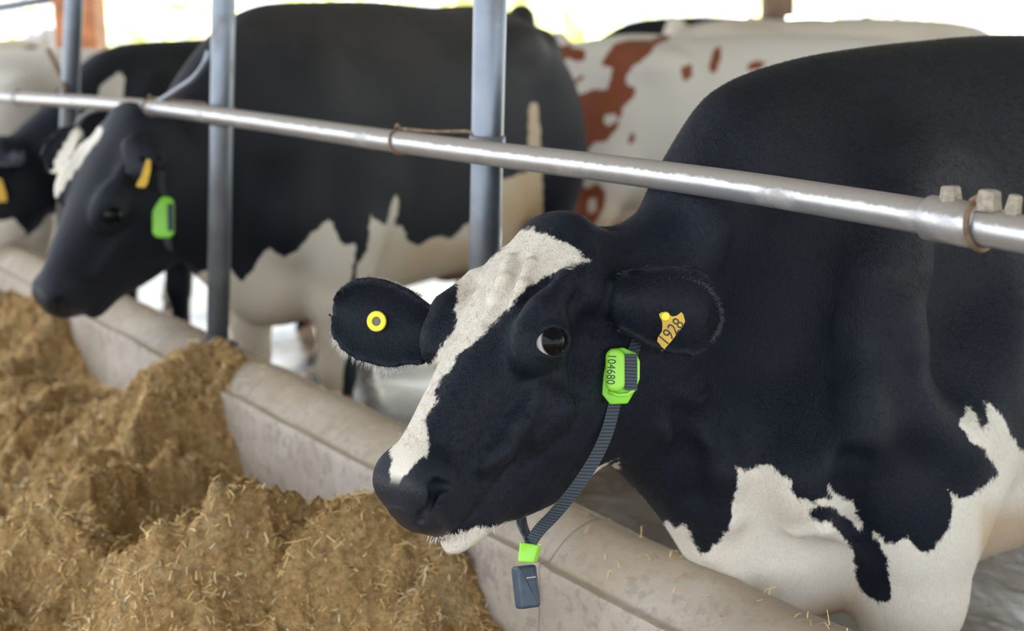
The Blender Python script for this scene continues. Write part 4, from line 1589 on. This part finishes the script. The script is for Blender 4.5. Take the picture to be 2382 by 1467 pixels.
RED = [c3([(1085, 230), (1180, 215), (1210, 230), (1270, 240), (1265, 290), (1220, 295), (1180, 280), (1150, 300), (1080, 290)]),
       c3([(1340, 310), (1370, 260), (1410, 210), (1480, 190), (1580, 195), (1640, 165), (1680, 155), (1670, 190), (1600, 220), (1570, 270), (1500, 320), (1460, 370), (1470, 410), (1520, 420), (1500, 470), (1450, 510), (1440, 560), (1420, 620), (1370, 680), (1310, 690), (1270, 740), (1240, 690), (1200, 690), (1180, 730), (1120, 700),
           (1080, 700), (1060, 600), (1080, 520), (1160, 490), (1230, 460), (1310, 430), (1370, 430), (1400, 330)]),
       c3([(1060, 850), (1140, 880), (1180, 900), (1230, 860), (1270, 910), (1330, 880), (1365, 930), (1360, 1000), (1310, 1080), (1260, 1120), (1200, 1060), (1120, 1010), (1050, 960)]),
       c3([(1730, 320), (1780, 310), (1785, 360), (1750, 395), (1725, 360)]), c3([(1885, 240), (1920, 220), (1925, 270), (1900, 340), (1870, 360), (1862, 320)]),
       c3([(2050, 310), (2090, 290), (2140, 300), (2120, 330), (2050, 340)]), c3([(1480, 650), (1510, 635), (1505, 680), (1480, 700), (1470, 680)]),
       c3([(1200, 400), (1250, 360), (1260, 375), (1210, 420)])]
WH5 = [c3([(1140, 530), (1190, 530), (1195, 570), (1160, 590), (1140, 560)]), c3([(1360, 555), (1410, 540), (1420, 580), (1380, 605), (1355, 590)]), c3([(1280, 960), (1320, 950), (1320, 1010), (1280, 1040)])]
hl5, _, _ = paint_coat(cow5, RED, WH5, lambda V: -.12 + .16 * fbm(V, 3.5, 2, 8), white_base=True)
V5 = cow5['V']
px5, _ = proj(FR5.w(V5))
common_attrs(cow5, hl5, tan=.75 * np.clip((px5[:, 1] - 420) / 110, 0, 1))
cow5['ob'].data.materials.append(RED_COAT)
tag(cow5['ob'], 'white cow with red-brown patches standing side on behind the nearest post', 'cow', 'cows loose in the barn')
add_eyes(cow5, iris=3.4)

# copies of the standing cow farther back, each with its own coat
def far_cow(x, y, back, scale, mat, white_px, black_px, lab, other, white_base=False, tan=0.0):
    me = cow5['ob'].data.copy()
    for a in ('white', 'dust', 'nose', 'pink', 'tan'): me.attributes.remove(me.attributes[a])
    fr = Frame(x, y, back, scale)
    ob = bpy.data.objects.new('dairy_cow', me); COL.objects.link(ob); ob.matrix_basis = fr.matrix()
    me.materials.clear(); me.materials.append(mat)
    c = dict(cow5); c['ob'] = ob; c['fr'] = fr
    hl, _, _ = paint_coat(c, white_px, black_px, other, mirror_head=False, white_base=white_base)
    common_attrs(c, hl, tan=np.full(len(c['V']), tan))
    tag(ob, lab, 'cow', 'cows loose in the barn')
    add_eyes(c, seg=14, iris=3.4)
    return c


far_cow(2.45, 7.5, (-.95, .10), 1.08, BLACK_COAT, [[(1790, 120), (1812, 104), (1828, 100), (1822, 138), (1806, 144)], [(1330, 46), (1385, 40), (1372, 60), (1340, 62)]], [], 'off-white cow whose long pale back shows behind the red patched cow', lambda V: -.2 + 0 * V[:, 0], white_base=True, tan=.12)
far_cow(.98, 9.2, (.97, .12), 1.105, BLACK_COAT, [], [], 'black cow farthest back, only a strip of its back showing', lambda V: -.2 + 0 * V[:, 0])
far_cow(-3.38, 7.7, (.10, .99), 1.0, BLACK_COAT, [[(40, 118), (78, 104), (106, 128), (98, 168), (70, 150)]], [], 'pinkish white cow at the far left behind the black ones', lambda V: -.2 + 0 * V[:, 0], white_base=True, tan=.05)
far_cow(-2.35, 5.9, (.5, .86), .97, RED_COAT, [], [], 'pale cow at the left edge nosing toward the feed', lambda V: -.15 + .12 * fbm(V, 4, 2, 9), white_base=True)

# ================================================================= feed
SMIN, SMAX, PMIN, PMAX = .15, 9.5, -.9, 1.345
RIDGES = [  # crest lines of the silage, width, height
    ([(-60, 1385), (60, 1350), (130, 1348), (250, 1385), (370, 1467)], .13, .13),
    ([(0, 1180), (100, 1200), (184, 1229), (312, 1185), (400, 1157), (557, 1112), (650, 1085)], .055, .085),
    ([(0, 1135), (111, 1134), (278, 1112), (378, 1062), (470, 985)], .045, .05),
    ([(0, 1090), (100, 1050), (250, 995), (360, 925), (480, 800)], .05, .05),
    ([(0, 1000), (150, 930), (300, 885), (430, 830), (500, 780)], .06, .05),
    ([(406, 1335), (484, 1274), (600, 1229), (718, 1151), (760, 1120)], .042, .085),
    ([(445, 1390), (600, 1330), (718, 1262), (835, 1180), (900, 1120)], .040, .08),
    ([(530, 1450), (668, 1400), (835, 1346), (946, 1280), (1060, 1190)], .042, .085),
    ([(700, 1480), (900, 1420), (1060, 1330), (1170, 1240)], .042, .075),
    ([(0, 900), (90, 850), (190, 770), (215, 705)], .07, .06),
    ([(0, 800), (60, 760), (130, 700)], .07, .05),
]


def feed_height(S, Pp):
    P3 = np.stack([S, Pp, np.zeros_like(S)], 1)
    base = .33 + .13 * np.clip((Pp - .1) / 1.05, 0, 1) ** 1.3
    base = base - .10 * np.clip((.9 - S) / .6, 0, 1) * np.clip((Pp - .6) / .5, 0, 1)
    hp = 0
    for s0, p0, hs_, ws, wp in ((1.88, 1.12, .17, .17, .28), (2.98, 1.24, .235, .15, .36), (4.25, 1.20, .15, .22, .40), (5.5, 1.2, .22, .25, .4), (6.8, 1.2, .2, .3, .4)):
        hp = np.maximum(hp, hs_ * np.exp(-((S - s0) / ws) ** 2 - (np.maximum(p0 - Pp, 0) / wp) ** 2 - (np.maximum(Pp - p0, 0) / .09) ** 2))
    hgt = base + hp
    Q = np.stack([S, Pp], 1)
    for pts, wd, am in RIDGES:
        L = spline([(onz(x, y, .46) @ DV, onz(x, y, .46) @ NV) for x, y in pts], 30)
        sel = np.all((Q > L.min(0) - 4 * wd) & (Q < L.max(0) + 4 * wd), axis=1)
        Qs = Q[sel]; ds = np.full(len(Qs), 81.0)
        for i in range(len(L) - 1):
            a, b = L[i], L[i + 1]; ab = b - a
            t = np.clip(((Qs - a) @ ab) / (ab @ ab + 1e-12), 0, 1)
            ds = np.minimum(ds, ((Qs - a - t[:, None] * ab) ** 2).sum(1))
        d = np.full(len(S), 9.0); d[sel] = np.sqrt(ds)
        hgt = hgt + 1.6 * am * np.exp(-(d / wd) ** 1.4) * (1 + .35 * vnoise(P3, 9, 44)) * (1 - .65 * np.clip((Pp - .95) / .2, 0, 1))
    quiet = 1 - .75 * np.clip((Pp - 1.0) / .15, 0, 1) * np.clip(1 - hp / .08, 0, 1)
    al = np.stack([S * .40 + Pp * .92, (S * .92 - Pp * .40) * 3.0, np.zeros_like(S)], 1)
    lumps = .020 * fbm(P3, 5, 3, 61) + .022 * (1 - np.abs(fbm(P3, 11, 3, 71))) + .050 * (1 - np.abs(fbm(al, 3.6, 3, 91))) + .012 * (1 - np.abs(fbm(P3, 30, 2, 75))) + .010 * fbm(P3, 65, 2, 81)
    hgt = hgt - .05 + 1.05 * lumps * quiet
    hgt = hgt - .05 * np.exp(-((S - 2.55) / .28) ** 2) * np.clip((Pp - .9) / .25, 0, 1)
    return hgt


ns = 860; npn = 400
Sg = SMIN + (SMAX - SMIN) * np.linspace(0, 1, ns) ** 1.5
Pg = np.linspace(PMIN, PMAX, npn)
SS, PPg = np.meshgrid(Sg, Pg, indexing='ij')
Hf = feed_height(SS.ravel(), PPg.ravel())
W3 = SS.ravel()[:, None] * DV + PPg.ravel()[:, None] * NV
W3[:, 2] = Hf
ii = np.arange(ns * npn).reshape(ns, npn)
quads = np.stack([ii[:-1, :-1], ii[1:, :-1], ii[1:, 1:], ii[:-1, 1:]], -1).reshape(-1, 4)
feed = new_mesh_object('feed_pile', [], [], FEED)
me = feed.data
fill_mesh(me, W3, quads)
me.polygons.foreach_set('use_smooth', np.ones(len(me.polygons), bool))
tag(feed, 'brown ridged heap of chopped silage feed lying along the kerb', 'feed', kind='stuff')

# strands lying in the silage
NST = 170000
s_r = SMIN + (5.2 - SMIN) * RNG.random(NST) ** 1.25
p_r = RNG.uniform(-.35, 1.27, NST)
h_r = feed_height(s_r, p_r)
kz_r = np.where(p_r > 1.165, np.interp(p_r, [k[0] for k in KPROF], [k[1] for k in KPROF]), 0)
ok = h_r > kz_r - .004
s_r, p_r, h_r = s_r[ok], p_r[ok], h_r[ok]
NST = len(s_r)
ctr = s_r[:, None] * DV + p_r[:, None] * NV
ctr[:, 2] = h_r + .002
ang = RNG.uniform(0, 2 * math.pi, NST)
tilt = RNG.normal(0.1, .45, NST)
dirv = np.stack([np.cos(ang) * np.cos(tilt), np.sin(ang) * np.cos(tilt), np.sin(tilt)], 1)
big = RNG.random(NST) < .12
ln = np.where(big, RNG.uniform(.022, .05, NST), RNG.uniform(.008, .024, NST))
wd = np.where(big, RNG.uniform(.0005, .0010, NST), RNG.uniform(.0004, .0012, NST))
sdv = np.cross(dirv, np.stack([RNG.normal(0, .4, NST), RNG.normal(0, .4, NST), np.ones(NST)], 1))
sdv /= np.linalg.norm(sdv, axis=1)[:, None]
bend = np.stack([RNG.normal(0, .25, NST), RNG.normal(0, .25, NST), RNG.uniform(0, .5, NST)], 1) * ln[:, None] * .5
NK = 380      # a few bits lie on the kerb top
ksel = RNG.choice(NST, NK, replace=False)
kp = RNG.uniform(1.20, 1.335, NK)
ctr[ksel] = RNG.uniform(.6, 4.0, NK)[:, None] * DV + kp[:, None] * NV
ctr[ksel, 2] = np.interp(kp, [k[0] for k in KPROF], [k[1] for k in KPROF]) + .003
SV = np.empty((NST, 6, 3))
SV[:, 0] = ctr - dirv * ln[:, None] / 2 - sdv * wd[:, None]
SV[:, 1] = ctr - dirv * ln[:, None] / 2 + sdv * wd[:, None]
SV[:, 2] = ctr + bend - sdv * wd[:, None]
SV[:, 3] = ctr + bend + sdv * wd[:, None]
SV[:, 4] = ctr + dirv * ln[:, None] / 2 - sdv * wd[:, None] * .6
SV[:, 5] = ctr + dirv * ln[:, None] / 2 + sdv * wd[:, None] * .6
bi = np.arange(NST)[:, None] * 6
SQ = np.concatenate([bi + np.array([0, 1, 3, 2]), bi + np.array([2, 3, 5, 4])])
st = new_mesh_object('silage_strands', [], [], STRAW)
fill_mesh(st.data, SV, SQ)
tone = np.clip(RNG.normal(.52, .28, NST), 0, 1)
set_attr(st, 'tone', np.repeat(tone, 6))
set_parent(st, feed)
st['kind'] = 'stuff'

# ================================================================= beyond the barn
def box_column(name, px, Y, wpx, h, mat, lab, cat):
    c = at(px, 85, Y); c[2] = 0
    hw = wpx * Y / FPX / 2
    e = empty(name, c); tag(e, lab, cat)
    MB().box(c + np.array([0, 0, h / 2]), (hw, 0, 0), (0, hw, 0), (0, 0, h / 2), .01).build('shaft', mat, e, False)
    MB().box(c + np.array([0, 0, .12]), (hw * 1.35, 0, 0), (0, hw * 1.35, 0), (0, 0, .12), .02).build('footing', CONCRETE, e, False)
    MB().box(c + np.array([0, 0, h - .08]), (hw * 1.2, 0, 0), (0, hw * 1.2, 0), (0, 0, .06), .01).build('cap_plate', mat, e, False)
    return e


oc = box_column('barn_column', 190, 9.5, 92, 3.7, ORANGE_PAINT, 'blurred orange barn column behind the farthest post', 'column')
box_column('barn_column', 1805, 10.5, 66, 3.7, BROWN_PAINT, 'brown barn column behind the off-white cow', 'column')


MB().tube([at(170, -12, 9.5), at(60, 8, 9.5), at(-120, 36, 9.5)], .035, 12).build('brace_pipe', POST_STEEL, oc)


def sack(px, py, Y, rx, rz, seed, lab):
    c = at(px, py, Y)
    bm = bmesh.new(); bmesh.ops.create_icosphere(bm, subdivisions=4, radius=1)
    P = np.array([v.co[:] for v in bm.verts])
    k = 1 + .10 * fbm(P, 2.2, 3, seed)
    P = np.sign(P) * np.abs(P) ** .8 * k[:, None] * np.array([rx, rx * .7, rz])
    for v, q in zip(bm.verts, P): v.co = Vector(q)
    me = bpy.data.meshes.new('white_sack'); bm.to_mesh(me); bm.free()
    me.polygons.foreach_set('use_smooth', [True] * len(me.polygons)); me.materials.append(WHITE_SACK)
    ob = bpy.data.objects.new('white_sack', me); COL.objects.link(ob)
    c[2] = rz; ob.location = tuple(c)
    tag(ob, lab, 'sack', 'white sacks beyond the cows')
    return ob


sack(105, 95, 15.0, .34, .78, 3, 'left one of the white sacks standing beyond the cows')
sack(185, 80, 14.6, .28, .81, 4, 'taller white sack beyond the cows, behind the farthest post')


def bush(px, Y, r, h, seed, lab):
    c = at(px, 85, Y); c[2] = 0
    e = empty('bush', c); tag(e, lab, 'bush', 'bushes beyond the barn')
    n = 900
    R = np.random.default_rng(seed)
    d = R.normal(size=(n, 3)); d /= np.linalg.norm(d, axis=1)[:, None]
    rad = R.uniform(.55, 1.0, n) ** .5
    P = c + d * rad[:, None] * np.array([r, r, h / 2]) + np.array([0, 0, h / 2 + .1])
    s = R.uniform(.12, .3, n)
    a = R.normal(size=(n, 3)); a /= np.linalg.norm(a, axis=1)[:, None]
    b = np.cross(a, R.normal(size=(n, 3))); b /= np.linalg.norm(b, axis=1)[:, None]
    V = np.stack([P - a * s[:, None], P + b * s[:, None] * .5, P + a * s[:, None], P - b * s[:, None] * .5], 1)
    ob = new_mesh_object('foliage', V.reshape(-1, 3), (np.arange(n)[:, None] * 4 + np.arange(4)).tolist(), LEAF, e, False)
    ob['kind'] = 'stuff'
    MB().tube([c, c + np.array([.05, 0, h * .4]), c + np.array([0, .05, h * .75])], [.10, .07, .03], 8).build('stem', BROWN_PAINT, e)
    return e


for i, (px, Y, r, h, lab) in enumerate([(60, 40, 3.4, 4.2, 'yellow green bush at the left behind the white sacks'), (440, 46, 2.2, 3.0, 'pale bush seen just left of the middle post'), (820, 42, 2.6, 3.4, 'yellow green bush above the second cow\'s back'),
                                        (1085, 52, 1.4, 3.0, 'small green bush left of the nearest post'), (1230, 40, 1.8, 3.2, 'yellow green bush right of the nearest post'), (1560, 48, 4.0, 4.0, 'wide pale bush behind the black strip of a cow'), (2080, 42, 4.2, 4.4, 'pale bush right of the brown column')]):
    bush(px, Y, r, h, 100 + i, lab)
